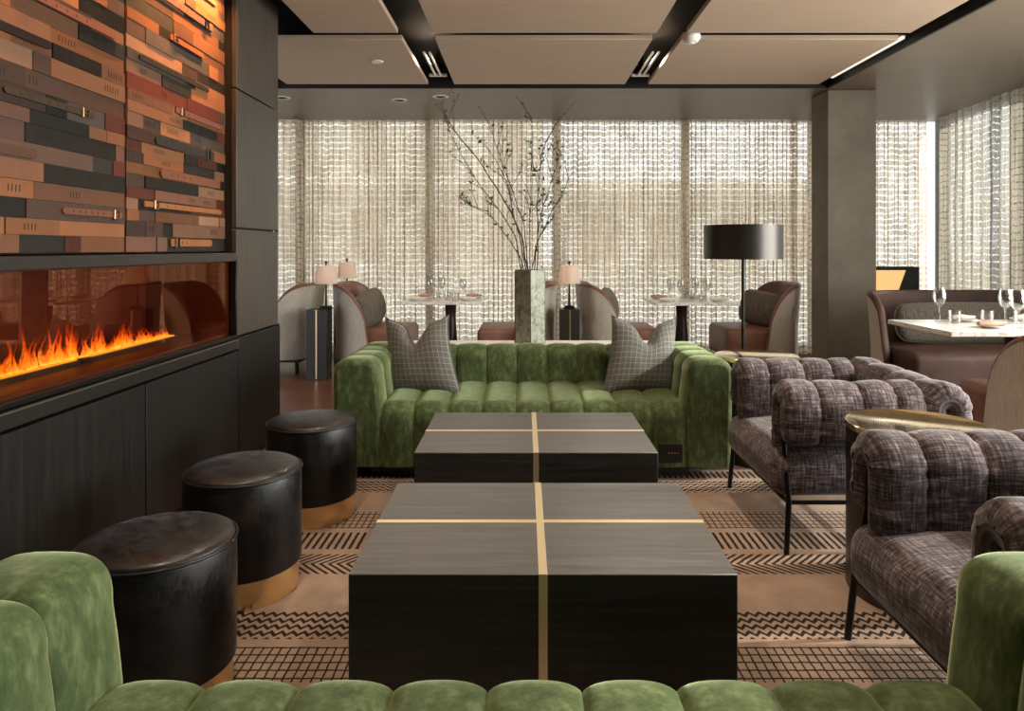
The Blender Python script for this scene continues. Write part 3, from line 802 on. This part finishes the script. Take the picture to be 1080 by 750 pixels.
def armchair(label, loc):
    # local: front at x=0 facing -x, y across, origin at the middle of the front edge on the floor
    root = thing('armchair', label, 'armchair', loc)
    Wd = .80; AX = .03
    for sg, sd in ((1, 3), (-1, 8)):
        b = MB(); collar(b, .60, 4, sd, [1.05, 1.25, 1.0, .9])
        b.v = [(x * .96 + AX, sg * (y + Wd / 2 - .112), z) for x, y, z in b.v]
        o = b.build('arm_cushion', M['heather'], root, smooth=180)
    b = MB(); collar(b, Wd - .02, 4, 5, [.9, 1, 1, .9])
    b.v = [(.685 + y, x - (Wd - .02) / 2, z) for x, y, z in b.v]
    b.build('back_cushion', M['heather'], root, smooth=180)
    b = MB(); superbox(b, .325, 0, .297, .325, Wd / 2 - .05, .098, .075, .030, wob=.003)
    b.build('seat_cushion', M['heather'], root, smooth=180, weld=.0005)
    # rails inside the bolsters
    b = MB()
    yy = Wd / 2 - .112
    b.tube([(.05, -yy, .553), (.66, -yy, .553)], .011, 8); b.tube([(.05, yy, .553), (.66, yy, .553)], .011, 8); b.tube([(.685, -yy, .553), (.685, yy, .553)], .011, 8)
    b.build('arm_rail', M['metal'], root, smooth=40)
    b = MB()
    ye = Wd / 2 - .035
    for a, c in (((.05, -ye, .197), (.05, ye, .197)), ((.68, -ye, .197), (.68, ye, .197)), ((.05, -ye, .197), (.68, -ye, .197)), ((.05, ye, .197), (.68, ye, .197))): b.tube([a, c], .009, 8)
    b.build('seat_frame', M['metal'], root, smooth=40)
    for sg in (-1, 1):
        MB().tube([(.035, sg * (Wd / 2 - .015), 0.0), (.05, sg * (Wd / 2 - .03), .20), (.055, sg * (Wd / 2 - .10), .43), (.055, sg * (Wd / 2 - .112), .553)], [.011, .0115, .011, .011], 10).build('leg', M['metal'], root, smooth=60)
        MB().tube([(.72, sg * (Wd / 2 - .02), 0.0), (.68, sg * (Wd / 2 - .035), .20), (.683, sg * (Wd / 2 - .10), .43), (.685, sg * (Wd / 2 - .112), .553)], [.011, .0115, .011, .011], 10).build('leg', M['metal'], root, smooth=60)
    return root
ac = armchair('purple-grey heathered armchair between the far sofa and the drum side table', (1.0, 3.155, .0125))
copy_tree(ac, (.965, 1.785, .0125), 0, 'purple-grey heathered armchair at the right edge, behind the near sofa arm')

def drum_table(label, loc, r=.235, h=.59):
    root = thing('drum_side_table', label, 'side table', loc)
    MB().lathe([(0, 0), (r - .006, 0), (r - .004, .004), (r - .004, h - .02), (0, h - .02)], n=72).build('drum', M['bronze'], root, smooth=40)
    MB().lathe([(0, h - .021), (r, h - .021), (r, h - .002), (r - .003, h), (r - .005, h), (r - .007, h - .0015), (0, h - .0015)], n=72).build('brass_tray', M['brass_top'], root, smooth=40)
    return root
d1 = drum_table('brass-topped drum side table between the two heathered armchairs', (1.385, 2.47, .0125))
copy_tree(d1, (1.345, 4.06, .0125), 0, 'brass-topped drum side table behind the far armchair, under the floor lamp')

# floor lamp
fl_ = thing('floor_lamp', 'slim floor lamp with a wide dark metal drum shade', 'floor lamp', (1.44, 4.62, 0))
MB().lathe([(0, 0), (.15, 0), (.15, .012), (.012, .022), (0, .022)], n=48).build('base', M['metal'], fl_, smooth=40)
MB().tube([(0, 0, .02), (0, 0, 1.36)], .0105, 12).build('pole', M['metal'], fl_, smooth=40)
rs = .252
MB().lathe([(rs, 1.150), (rs, 1.372), (rs - .006, 1.372), (rs - .006, 1.150), (rs, 1.150)], n=80).build('lamp_shade', M['bronze'], fl_, smooth=40)
b = MB()
for k in range(3): a = 2 * PI * k / 3 + .4; b.tube([(0, 0, 1.33), (rs * .985 * math.cos(a), rs * .985 * math.sin(a), 1.33)], .004, 6)
b.build('shade_spider', M['metal'], fl_)
MB().lathe([(0, 1.36), (.010, 1.36), (.013, 1.374), (.008, 1.385), (0, 1.387)], n=16).build('finial', M['brass'], fl_, smooth=60)

# console, vase, branches
co = thing('console_table', 'slim console table with pale marble top behind the far sofa', 'console table', (.045, 4.66, 0))
MB().box(-.80, .80, -.13, .13, .568, .592).build('top', M['marble'], co, bevel=.003)
for x in (-.7, .7):
    MB().box(x - .04, x + .04, -.10, .10, 0, .568).build('leg', M['stand_wood'], co, bevel=.003)
vase = thing('vase', 'tall square antiqued-mirror vase holding bare branches', 'vase', (.038, 4.66, .5925), math.radians(47))
b = MB(); a = .0705; hv = .486; ti = .006
b.box(-a, a, -a, -a + ti, 0, hv); b.box(-a, a, a - ti, a, 0, hv); b.box(-a, -a + ti, -a + ti, a - ti, 0, hv); b.box(a - ti, a, -a + ti, a - ti, 0, hv); b.box(-a + ti, a - ti, -a + ti, a - ti, 0, .01)
b.build('mirror_body', M['mirror'], vase)
b = MB()
for x in (-a, a):
    for y in (-a, a): b.tube([(x, y, 0), (x, y, hv)], .003, 6)
b.build('edge_trim', M['bronze'], vase)
VX, VY, VZ = .038, 4.66, .61
def branch(name, label, pts, r0, seed, twigs, leaves, group):
    r = random.Random(seed)
    # smooth path
    P = [Vector(p) for p in pts]; path = []
    for i in range(len(P) - 1):
        p0 = P[max(0, i - 1)]; p1 = P[i]; p2 = P[i + 1]; p3 = P[min(len(P) - 1, i + 2)]
        for k in range(8):
            t = k / 8
            path.append(.5 * ((2 * p1) + (p2 - p0) * t + (2 * p0 - 5 * p1 + 4 * p2 - p3) * t * t + (3 * p1 - p0 - 3 * p2 + p3) * t ** 3))
    path.append(P[-1])
    path = [p + Vector((noise.noise(p * 9 + Vector((seed, 0, 0))), noise.noise(p * 9 + Vector((0, seed, 0))), 0)) * (.008 if i > 8 else 0) for i, p in enumerate(path)]
    n = len(path); b = MB(); b.tube(path, [r0 * (1 - .75 * i / n) for i in range(n)], 6)
    tips = []
    for k in range(twigs):
        i = r.randint(int(n * .42), n - 2); s = path[i]; d = (path[i + 1] - path[i - 1]).normalized()
        sd = Vector((r.uniform(-1, 1), r.uniform(-1, 1) * .8, r.uniform(.1, .8))).normalized()
        L = r.uniform(.08, .26); e = s + (d * .75 + sd * .75).normalized() * L
        mid = s.lerp(e, .5) + Vector((r.uniform(-1, 1), r.uniform(-1, 1), r.uniform(0, 1))) * .012
        b.tube([s, mid, e], [.0022, .0018, .0011], 5); tips += [mid, e, s.lerp(e, .75)]
    root = b.build(name, M['bark'], smooth=60); tag(root, label, 'branch', group)
    lf = MB(); cand = tips + path[n // 3:] if leaves else []
    for k in range(leaves):
        c = r.choice(cand) if r.random() < .5 or not tips else r.choice(tips)
        d = Vector((r.uniform(-1, 1), r.uniform(-1, 1), r.uniform(-.3, 1))).normalized(); sdv = d.cross(Vector((r.uniform(-1, 1), r.uniform(-1, 1), r.uniform(-1, 1)))).normalized()
        L = r.uniform(.015, .033); w = L * .30; nn = d.cross(sdv) * .0015
        lf.add([c, c + d * L * .5 + sdv * w + nn, c + d * L, c + d * L * .5 - sdv * w + nn, c + d * L * .5 - nn * 1.5], [(0, 1, 4), (1, 2, 4), (2, 3, 4), (3, 0, 4)])
    if leaves: lf.build('leaves', M['leaf'], root)
    return root
def vpt(u, v, dy=0.0):    # a spot on the spray, in metres across and up from the vase mouth
    return (VX + u, VY + dy, 1.10 + v)
base = lambda dx, dy: (VX + dx, VY + dy, VZ + .02)
mouth = lambda dx, dy: (VX + dx * 1.6, VY + dy * 1.3, 1.10)
G = 'branches in the mirrored vase'
branch('branch', 'long dark branch arching out highest to the upper left from the vase', [base(.03, 0), mouth(-.012, 0), vpt(-.10, .30, -.02), vpt(-.30, .64, -.05), vpt(-.50, .90, -.06), vpt(-.57, 1.03, -.06), vpt(-.575, 1.09, -.06)], .0062, 1, 5, 10, G)
spray = [[(-.04, 0), (-.13, .26), (-.36, .58), (-.52, .87), (-.56, 1.0)], [(-.02, .01), (-.11, .36), (-.18, .62), (-.33, .86)], [(0, .02), (.0, .40), (.015, .75), (.01, 1.02)],
         [(.02, -.01), (.07, .32), (.16, .62), (.22, .80)], [(.03, 0), (.05, .45), (.09, .78), (.20, 1.0)], [(-.01, -.02), (-.05, .3), (-.19, .7), (-.27, .98)],
         [(.01, .02), (.10, .28), (.20, .46), (.28, .62)], [(-.03, .0), (-.17, .22), (-.30, .36), (-.46, .42)]]
for i, sp in enumerate(spray):
    (dx, dy), rest = sp[0], sp[1:]
    dep = R.uniform(-.12, .12)
    branch('branch', 'thin upright leafy branch standing among others in the mirrored vase',
           [base(-dx, -dy), mouth(dx, dy)] + [vpt(u, v, dep * (k + 1) / len(rest)) for k, (u, v) in enumerate(rest)], .0046, 20 + i, 9, 52, G)

# ------------------------------------------------------------------ dining area
def tub_chair(name, label, cat, loc, rz, W=.82, L=.40, D=.76, Zt=.875, zs=.445, zb=.15, group=None, pw=.72, leg=True, tp=2.3, lm='leather'):
    # local: back outermost at x=0, faces +x, y across
    root = thing(name, label, cat, loc, rz, group)
    n = 56; out = []; inn = []
    for i in range(n + 1):
        a = -PI / 2 + PI * i / n; sa, ca = math.sin(a), math.cos(a)
        out.append(Vector((L * (1 - abs(ca) ** pw) if abs(ca) > 1e-6 else L, W / 2 * math.copysign(abs(sa) ** pw, sa) if sa else 0, 0)))
    th = .055
    for i in range(n + 1):
        t = (out[min(i + 1, n)] - out[max(i - 1, 0)]).normalized(); nr = Vector((-t.y, t.x, 0))
        if nr.dot(Vector((L, 0, 0)) - out[i]) < 0: nr = -nr
        if i in (0, n): nr = Vector((0, 1 if i == 0 else -1, 0))
        inn.append(out[i] + nr * th)
    def top(p): return zb + .03 + (Zt - zb - .03) * max(0, 1 - max(0, min(1, p.x / L)) ** tp) ** .5
    K = 10; rows_o = []; rows_i = []
    for i in range(n + 1):
        zt = top(out[i]); o, q = out[i], inn[i]; lean = (o - q).normalized() * .03
        ro = []
        for k in range(K + 1):
            z = zb + (zt - .02 - zb) * k / K; f = max(0, (z - .45) / .45)
            ro.append(o + lean * f + Vector((0, 0, z)))
        rows_o.append(ro)
        f = max(0, (zt - .45) / .45); oo = o + lean * f; qq = q + lean * f * .8
        ri = [oo + Vector((0, 0, zt - .02)), oo.lerp(qq, .02) + Vector((0, 0, zt - .006)), oo.lerp(qq, .25) + Vector((0, 0, zt + .008)), oo.lerp(qq, .6) + Vector((0, 0, zt + .010)),
              oo.lerp(qq, .9) + Vector((0, 0, zt)), qq + Vector((0, 0, zt - .025))]
        for k in range(1, 6): ri.append(q.lerp(qq, 1 - k / 5) + Vector((0, 0, (zt - .025) + (zb + .002 - zt + .025) * k / 5)))
        rows_i.append(ri)
    b = MB().grid(rows_o); b.build('outer_shell', M['shell'], root, smooth=180)
    b = MB().grid(rows_i); b.build('inner_back', M[lm], root, smooth=180)
    b = MB(); sx = (D - .085) / 2
    superbox(b, .085 + sx, 0, (zs + zb) / 2, sx, W / 2 - .062, (zs - zb) / 2, .05, .018, uv=False)
    b.v = [(x, y * min(1, (.74 if W < 1 else .9) + (.26 if W < 1 else .1) * max(0, (x - .085) / .24)), z) for x, y, z in b.v]
    b.build('seat', M[lm], root, smooth=180, weld=.0005)
    b = MB().box(.09, D - .10, -W / 2 + .10, W / 2 - .10, zb - .035, zb + .01); b.build('base_frame', M['metal'], root, bevel=.01)
    if leg:
        for x in (.14, D - .16):
            for y in (-W / 2 + .15, W / 2 - .15): MB().tube([(x, y, 0), (x, y, zb - .03)], .017, 10).build('leg', M['metal'], root, smooth=40)
    return root
GC = 'tub chairs along the curtained window'
CYC = 7.07
tub_chair('tub_chair', 'grey-backed brown leather tub chair beside the dark pier, facing left', 'chair', (-2.075, CYC + .02, 0), PI, group=GC)
ch = tub_chair('tub_chair', 'grey-backed brown leather tub chair facing right, left of the first marble table', 'chair', (-1.87, CYC, 0), 0, group=GC)
copy_tree(ch, (.305, CYC, 0), PI, 'brown leather tub chair half hidden behind the mirrored vase', GC)
copy_tree(ch, (.545, CYC, 0), 0, 'brown leather tub chair behind the right checked pillow, right of the middle lamp', GC)
copy_tree(ch, (2.70, CYC, 0), PI, 'brown leather tub chair against the concrete column, facing left', GC)
tub_chair('tub_chair', 'grey-backed tub chair cut by the right edge, pulled up to the right marble table', 'chair', (2.91, 3.42, 0), PI / 2, W=.82, L=.42, D=.76, Zt=.80, zs=.45)
tub_chair('banquette', 'wide dark brown leather banquette with curved back behind the right table', 'banquette', (3.50, 5.86, 0), -PI / 2, W=1.50, L=.55, D=.80, Zt=.865, zs=.455, zb=.12, pw=.55, tp=5.0, lm='leather_dark')
# lumbar pillows
GP = 'taupe lumbar pillows on the leather seats'
pillow('lumbar_pillow', 'taupe lumbar pillow on the tub chair beside the two shaded lamps', M['lumbar'], .58, .36, .23, (-1.54, 6.97, .625), (math.radians(-8), math.radians(-8), math.radians(80)), 0, GP)
pillow('lumbar_pillow', 'taupe lumbar pillow on the chair right of the middle lamp', M['lumbar'], .58, .38, .22, (.82, 6.97, .635), (math.radians(-12), math.radians(-4), math.radians(78)), 0, GP)
pillow('lumbar_pillow', 'taupe lumbar pillow on the chair against the concrete column', M['lumbar'], .58, .35, .23, (2.38, 6.92, .615), (math.radians(-10), math.radians(8), math.radians(-52)), 0, GP)
pillow('lumbar_pillow', 'long taupe lumbar pillow across the back of the brown banquette', M['lumbar'], 1.18, .33, .17, (3.52, 5.57, .63), (math.radians(-12), 0, 0), 0, GP)

def dining_table(label, loc, W, D, H, px=0.0):
    root = thing('dining_table', label, 'dining table', loc)
    MB().box(-W / 2, W / 2, -D / 2, D / 2, H - .028, H).build('tabletop', M['marble'], root, bevel=.003)
    MB().lathe([(0, .0), (.20, .0), (.20, .015), (.085, .03), (.078, .10), (.066, .30), (.052, .52), (.058, H - .06), (.085, H - .029), (0, H - .029)], px, 0, 0, 40).build('pedestal', M['pedestal'], root, smooth=50)
    return root
dining_table('pale marble pedestal table with place settings, left of the mirrored vase', (-.79, 7.05, 0), .77, .72, .71, .05)
dining_table('pale marble pedestal table with place settings, behind the floor lamp', (1.66, 7.05, 0), .80, .72, .70, -.08)
dining_table('pale marble table with glasses in front of the brown banquette', (2.94, 4.29, 0), 1.08, .69, .75, .06)

# lamp stands and lamps
def lamp_stand(label, loc, w=.19):
    root = thing('lamp_stand', label, 'lamp stand', loc, 0, 'dark lamp stands between the chair backs')
    MB().box(-w / 2, w / 2, -.10, .10, 0.001, .65).build('cabinet', M['stand_wood'], root, bevel=.003)
    MB().box(-.006, .006, -.1025, .1, 0.01, .648).build('brass_inlay', M['brass'], root)
    return root
def table_lamp(label, loc, s=1.0):
    root = thing('table_lamp', label, 'table lamp', loc, 0, 'small shaded table lamps')
    MB().box(-.055 * s, .055 * s, -.055 * s, .055 * s, 0, .012).box(-.045 * s, .045 * s, -.045 * s, .045 * s, .012, .03).build('base', M['metal'], root, bevel=.003)
    MB().lathe([(0, .03), (.013, .03), (.010, .12), (.008, .22), (.008, .39), (0, .39)], n=16).build('stem', M['metal'], root, smooth=50)
    prof = [(.106 * s, .238), (.082 * s, .408)]
    pr = prof + [(prof[1][0] - .003, .408), (prof[0][0] - .003, .238), prof[0]]
    MB().lathe(pr, n=48).build('lamp_shade', M['shade'], root, smooth=40)
    b = MB()
    for k in range(3): a = 2 * PI * k / 3; b.tube([(0, 0, .40), (.081 * s * math.cos(a), .081 * s * math.sin(a), .40)], .002, 5)
    b.build('shade_ring', M['metal'], root)
    MB().lathe([(0, .39), (.006, .39), (.006, .424), (.014, .429), (.011, .447), (0, .45)], n=16).build('finial', M['metal'], root, smooth=50)
    l = bpy.data.lights.new('bulb', 'POINT'); l.energy = 2.2; l.color = (1, .72, .48); l.shadow_soft_size = .025
    lo = bpy.data.objects.new('bulb', l); COL.objects.link(lo); lo.parent = root; lo.location = (0, 0, .30)
    return root
lamp_stand('dark lamp stand with brass line, beside the pier', (-1.925, 6.59, 0), .19)
lamp_stand('dark lamp stand mostly hidden behind the left chair backs', (-1.93, 7.52, 0), .17)
lamp_stand('dark lamp stand with brass line, right of the mirrored vase', (.425, 6.62, 0), .185)
table_lamp('table lamp with linen shade on the stand nearest the dark pier', (-1.865, 6.60, .651))
table_lamp('table lamp with linen shade, the farther of the left pair', (-1.90, 7.52, .665))
table_lamp('table lamp with linen shade right of the mirrored vase', (.425, 6.62, .651))

# table settings
def wine_glass(label, loc, s=1.0, group=None):
    b = MB(); z = s
    b.lathe([(0, 0), (.034 * z, 0), (.034 * z, .002), (.006, .006), (.0042, .02), (.0042, .085 * z), (.010, .095 * z), (.030 * z, .115 * z), (.0395 * z, .145 * z), (.038 * z, .18 * z), (.030 * z, .215 * z),
             (.0288 * z, .215 * z), (.0365 * z, .18 * z), (.038 * z, .145 * z), (.029 * z, .117 * z), (.0, .100 * z)], n=28)
    o = b.build('wine_glass', M['crystal'], smooth=60); o.location = loc; return tag(o, label, 'wine glass', group)
def tumbler(label, loc, group=None):
    b = MB().lathe([(0, 0), (.032, 0), (.034, .003), (.036, .078), (.0345, .078), (.0325, .010), (0, .009)], n=28)
    o = b.build('tumbler', M['crystal'], smooth=40); o.location = loc; return tag(o, label, 'tumbler', group)
def plate(label, loc, group=None):
    o = MB().lathe([(0, 0), (.05, 0), (.052, .004), (.085, .013), (.085, .0155), (.05, .008), (0, .007)], n=36).build('plate', M['porcelain'], smooth=50)
    o.location = loc; return tag(o, label, 'plate', group)
def napkin(label, loc, rz, m, group=None):
    b = MB(); rows = []
    for i in range(13):
        t = i / 12; r = .019 * (.55 + .45 * math.sin(PI * min(1, t * 1.15 + .05))) ; row = []
        for k in range(14):
            a = 2 * PI * k / 14; w = 1 + .16 * math.sin(4 * a + 5 * t)
            row.append((-.085 + .17 * t, r * 1.5 * w * math.cos(a), .017 + r * .85 * w * math.sin(a)))
        rows.append(row)
    b.grid(rows, closed=True); b.add(rows[0], [tuple(range(14))]); b.add(rows[-1], [tuple(range(14))])
    o = b.build('napkin', m, smooth=180); o.location = loc; o.rotation_euler = (0, 0, rz); return tag(o, label, 'napkin', group)
def setting(tname, tx, ty, z, places, glasses, tumb, nm):
    for i, (x, y, rz, w) in enumerate(places):
        plate(f'white plate {w} of {tname}', (tx + x, ty + y, z), f'plates on {tname}')
        napkin(f'rolled napkin {w} of {tname}', (tx + x, ty + y, z + .0085), rz, nm[i % len(nm)], f'napkins on {tname}')
    for x, y, s, w in glasses: wine_glass(f'clear wine glass {w} of {tname}', (tx + x, ty + y, z), s, f'wine glasses on {tname}')
    for x, y, w in tumb: tumbler(f'clear water tumbler {w} of {tname}', (tx + x, ty + y, z), f'tumblers on {tname}')
NW, NB = M['napkin_white'], M['napkin']
setting('the left marble table', -.79, 7.05, .711,
        [(-.25, -.22, .2, 'at the front left corner'), (-.22, .20, .1, 'at the back left corner'), (.24, -.20, .3, 'at the front right corner'), (.27, .20, .5, 'at the back right corner')],
        [(-.16, .03, 1.0, 'left of the centre'), (-.06, .15, 1.0, 'behind the centre'), (.17, .06, .95, 'right of the centre')],
        [(-.06, -.24, 'at the front'), (.03, -.10, 'near the centre'), (.12, -.26, 'near the front right corner')], [NW, NB, NW, NB])
setting('the table behind the floor lamp', 1.66, 7.05, .701,
        [(-.27, -.22, .2, 'at the front left corner'), (-.27, .20, -.2, 'at the back left corner'), (.24, -.20, .2, 'at the front right corner'), (.12, .22, .1, 'at the back right corner')],
        [(-.18, .05, 1.0, 'left of the centre'), (-.13, -.20, 1.0, 'toward the front left'), (.06, .02, 1.05, 'right of the centre'), (.13, -.16, 1.05, 'toward the front right')],
        [(-.03, -.20, 'at the front middle'), (.0, .18, 'at the back middle'), (.06, -.28, 'at the front edge')], [NW, NB, NW, NW])
setting('the right marble table', 2.94, 4.29, .751,
        [(-.11, .24, .2, 'at the back'), (-.17, -.13, .1, 'at the front'), (.29, .24, .3, 'toward the back right')],
        [(-.26, .24, 1.0, 'alone at the left end'), (.05, .07, 1.0, 'behind the crossing pair'), (-.035, -.16, 1.05, 'overlapping another near the front')],
        [(-.235, .12, 'beside the left wine glass'), (-.03, .12, 'behind the front plate'), (.15, .08, 'at the right edge')], [NW, NB, NW])

# lit lantern beyond the banquette
la = thing('box_lantern', 'black box lantern with a glowing amber panel beside the column', 'lamp', (3.48, 7.0, -.0))
b = MB(); b.box(-.18, .46, 0, .02, 1.005, 1.03); b.box(-.18, .46, 0, .26, 1.03, 1.035); b.box(-.18, .46, .24, .26, .30, 1.03); b.box(-.18, -.16, 0, .24, .30, 1.03)
b.add([(.34, .0, 1.01), (.46, .0, 1.01), (.46, .0, .30), (.08, .0, .30), (.34, .02, 1.01), (.46, .02, 1.01), (.46, .02, .30), (.08, .02, .30)],
      [(0, 1, 2, 3), (7, 6, 5, 4), (0, 4, 5, 1), (1, 5, 6, 2), (2, 6, 7, 3), (3, 7, 4, 0)])
b.box(.44, .46, .02, .24, .30, 1.03)
b.build('housing', M['black'], la)
MB().box(-.15, .40, .05, .06, .34, 1.0).build('lit_panel', M['amber'], la)
MB().box(-.18, .46, 0, .26, 0.0, .30).build('stand', M['stand_wood'], la, bevel=.004)

# ceiling fittings
def track_light(label, loc, rz):
    root = thing('track_light', label, 'ceiling light', loc, rz)
    MB().box(-.075, .075, -.012, .012, .015, .04).build('track_bar', M['white'], root, bevel=.003)
    for x in (-.022, .022):
        MB().tube([(x, .01, .025), (x, .70, .025)], .0095, 10).build('light_rod', M['white'], root, smooth=40)
    MB().box(-.02, .02, -.012, .012, .04, .206).build('hanger', M['metal'], root)
    return root
tl = track_light('white twin-rod ceiling light in the left black slot', (-.735, 5.98, CEIL + .0), PI)
copy_tree(tl, (.99, 5.98, CEIL + .0), PI, 'white twin-rod ceiling light in the middle black slot')
b = MB(); b.box(2.615, 2.635, 4.95, 6.1, CEIL + .03, CEIL + .05); b.box(2.665, 2.685, 4.95, 6.1, CEIL + .03, CEIL + .05)
ln = thing('linear_light', 'long twin strip ceiling light in the right-hand black slot', 'ceiling light', (0, 0, 0))
b.build('light_strip', M['strip'], ln); MB().box(2.61, 2.70, 4.93, 6.12, CEIL + .05, CEIL + .221).build('housing', M['metal'], ln)
sd = thing('smoke_detector', 'round white smoke detector on the ceiling at the slot crossing', 'smoke detector', (1.14, 4.80, CEIL))
MB().lathe([(0, -.045), (.035, -.045), (.05, -.035), (.065, -.012), (.065, .0), (.06, .02), (0, .02)], n=32).build('body', M['white'], sd, smooth=50)
MB().lathe([(0, -.05), (.02, -.05), (.022, -.044), (0, -.044)], n=20).build('sensor', M['porcelain'], sd)
tag(MB().lathe([(0, -.008), (.045, -.008), (.05, 0), (0, 0)], -1.14, 5.44, CEIL, 28).build('ceiling_sprinkler', M['white'], smooth=40), 'small white sprinkler cover on the left ceiling panel', 'sprinkler')
def downlight(label, x, y, m):
    root = thing('downlight', label, 'downlight', (x, y, CEIL), 0, 'recessed downlights in the soffit')
    MB().lathe([(.045, -.004), (.075, -.004), (.078, 0), (.045, 0), (.045, -.004)], n=32).build('trim_ring', M['white'], root, smooth=40)
    MB().lathe([(0, -.001), (.046, -.001), (.046, 0), (0, 0)], n=24).build('lens', m, root)
downlight('lit recessed downlight in the soffit left of the hanging branch', -1.22, 6.86, M['lens'])
downlight('recessed downlight in the soffit beside the dark pier', -2.33, 6.75, M['lens'])
downlight('unlit dark recessed downlight above the tip of the tallest branch', -.80, 6.70, M['metal'])

# ------------------------------------------------------------------ light
def area(name, loc, rot, sx, sy, e, col):
    l = bpy.data.lights.new(name, 'AREA'); l.shape = 'RECTANGLE'; l.size = sx; l.size_y = sy; l.energy = e; l.color = col
    o = bpy.data.objects.new(name, l); COL.objects.link(o); o.location = loc; o.rotation_euler = rot; return o
def spot(name, loc, target, e, col, ang=70, blend=.6, soft=.05):
    l = bpy.data.lights.new(name, 'SPOT'); l.energy = e; l.color = col; l.spot_size = math.radians(ang); l.spot_blend = blend; l.shadow_soft_size = soft
    o = bpy.data.objects.new(name, l); COL.objects.link(o); o.location = loc
    o.rotation_euler = (Vector(target) - Vector(loc)).to_track_quat('-Z', 'Y').to_euler(); return o
sun = bpy.data.lights.new('sun', 'SUN'); sun.energy = 4.5; sun.angle = math.radians(1.5); sun.color = (1, .93, .82)
so = bpy.data.objects.new('sun', sun); COL.objects.link(so)
so.rotation_euler = Vector((-.80, -.04, -.43)).to_track_quat('-Z', 'Y').to_euler()
w = bpy.data.worlds.new('sky'); scene.world = w; w.use_nodes = True
wt = w.node_tree; wt.nodes.clear()
ou = wt.nodes.new('ShaderNodeOutputWorld'); bg = wt.nodes.new('ShaderNodeBackground')
bg.inputs[0].default_value = (.95, .97, 1, 1); bg.inputs[1].default_value = 2.3
wt.links.new(bg.outputs[0], ou.inputs[0])
# added area lamp for sky fill, just outside the right-hand glazing
area('sky_fill', (wall_r(2.2) + .6, 2.2, 1.5), (0, math.radians(90), math.radians(5.3)), 2.3, 4.2, 420, (1, .96, .90))
# warm wall-washers over the leather panels, set in the black ceiling slot
for y0, y1, e in ((2.95, 3.80, 17.0), (1.3, 2.85, 11.0)):
    o = area('wall_washer', (WX + .075, (y0 + y1) / 2, CEIL + .02), (0, math.radians(24), 0), .03, y1 - y0, e, (1, .40, .10))
    o.data.spread = math.radians(62)
# unseen spots added as fill over the seating, plus beams of visible fittings
for x, y, e in ((-.735, 3.3, 75), (.99, 3.3, 60), (-.735, 1.85, 95), (.99, 1.85, 85), (-1.22, 6.9, 16), (-2.33, 6.75, 10), (-.735, 5.5, 75), (.99, 5.5, 75)):
    spot('downlight_and_fill', (x, y, CEIL + .1 if y < 6.3 else CEIL - .02), (x, y, 0), e, (1, .82, .62), 140 if 5 < y < 6 else 95, .9, .05)

# ------------------------------------------------------------------ camera
cam = bpy.data.cameras.new('camera'); co_ = bpy.data.objects.new('camera', cam); COL.objects.link(co_)
co_.location = (0, 0, 1.22); co_.rotation_euler = (PI / 2, 0, 0)
cam.sensor_width = 36; cam.lens = 740 / 1080 * 36; cam.shift_x = -13 / 1080; cam.shift_y = -113 / 1080; cam.clip_start = .02
scene.camera = co_
vs = scene.view_settings
vs.view_transform = 'Standard'; vs.look = 'None'; vs.gamma = 1; vs.exposure = .25; vs.use_curve_mapping = False
scene.cycles.use_denoising = True
scene.cycles.max_bounces = 8; scene.cycles.transparent_max_bounces = 24
scene.cycles.sample_clamp_indirect = 6
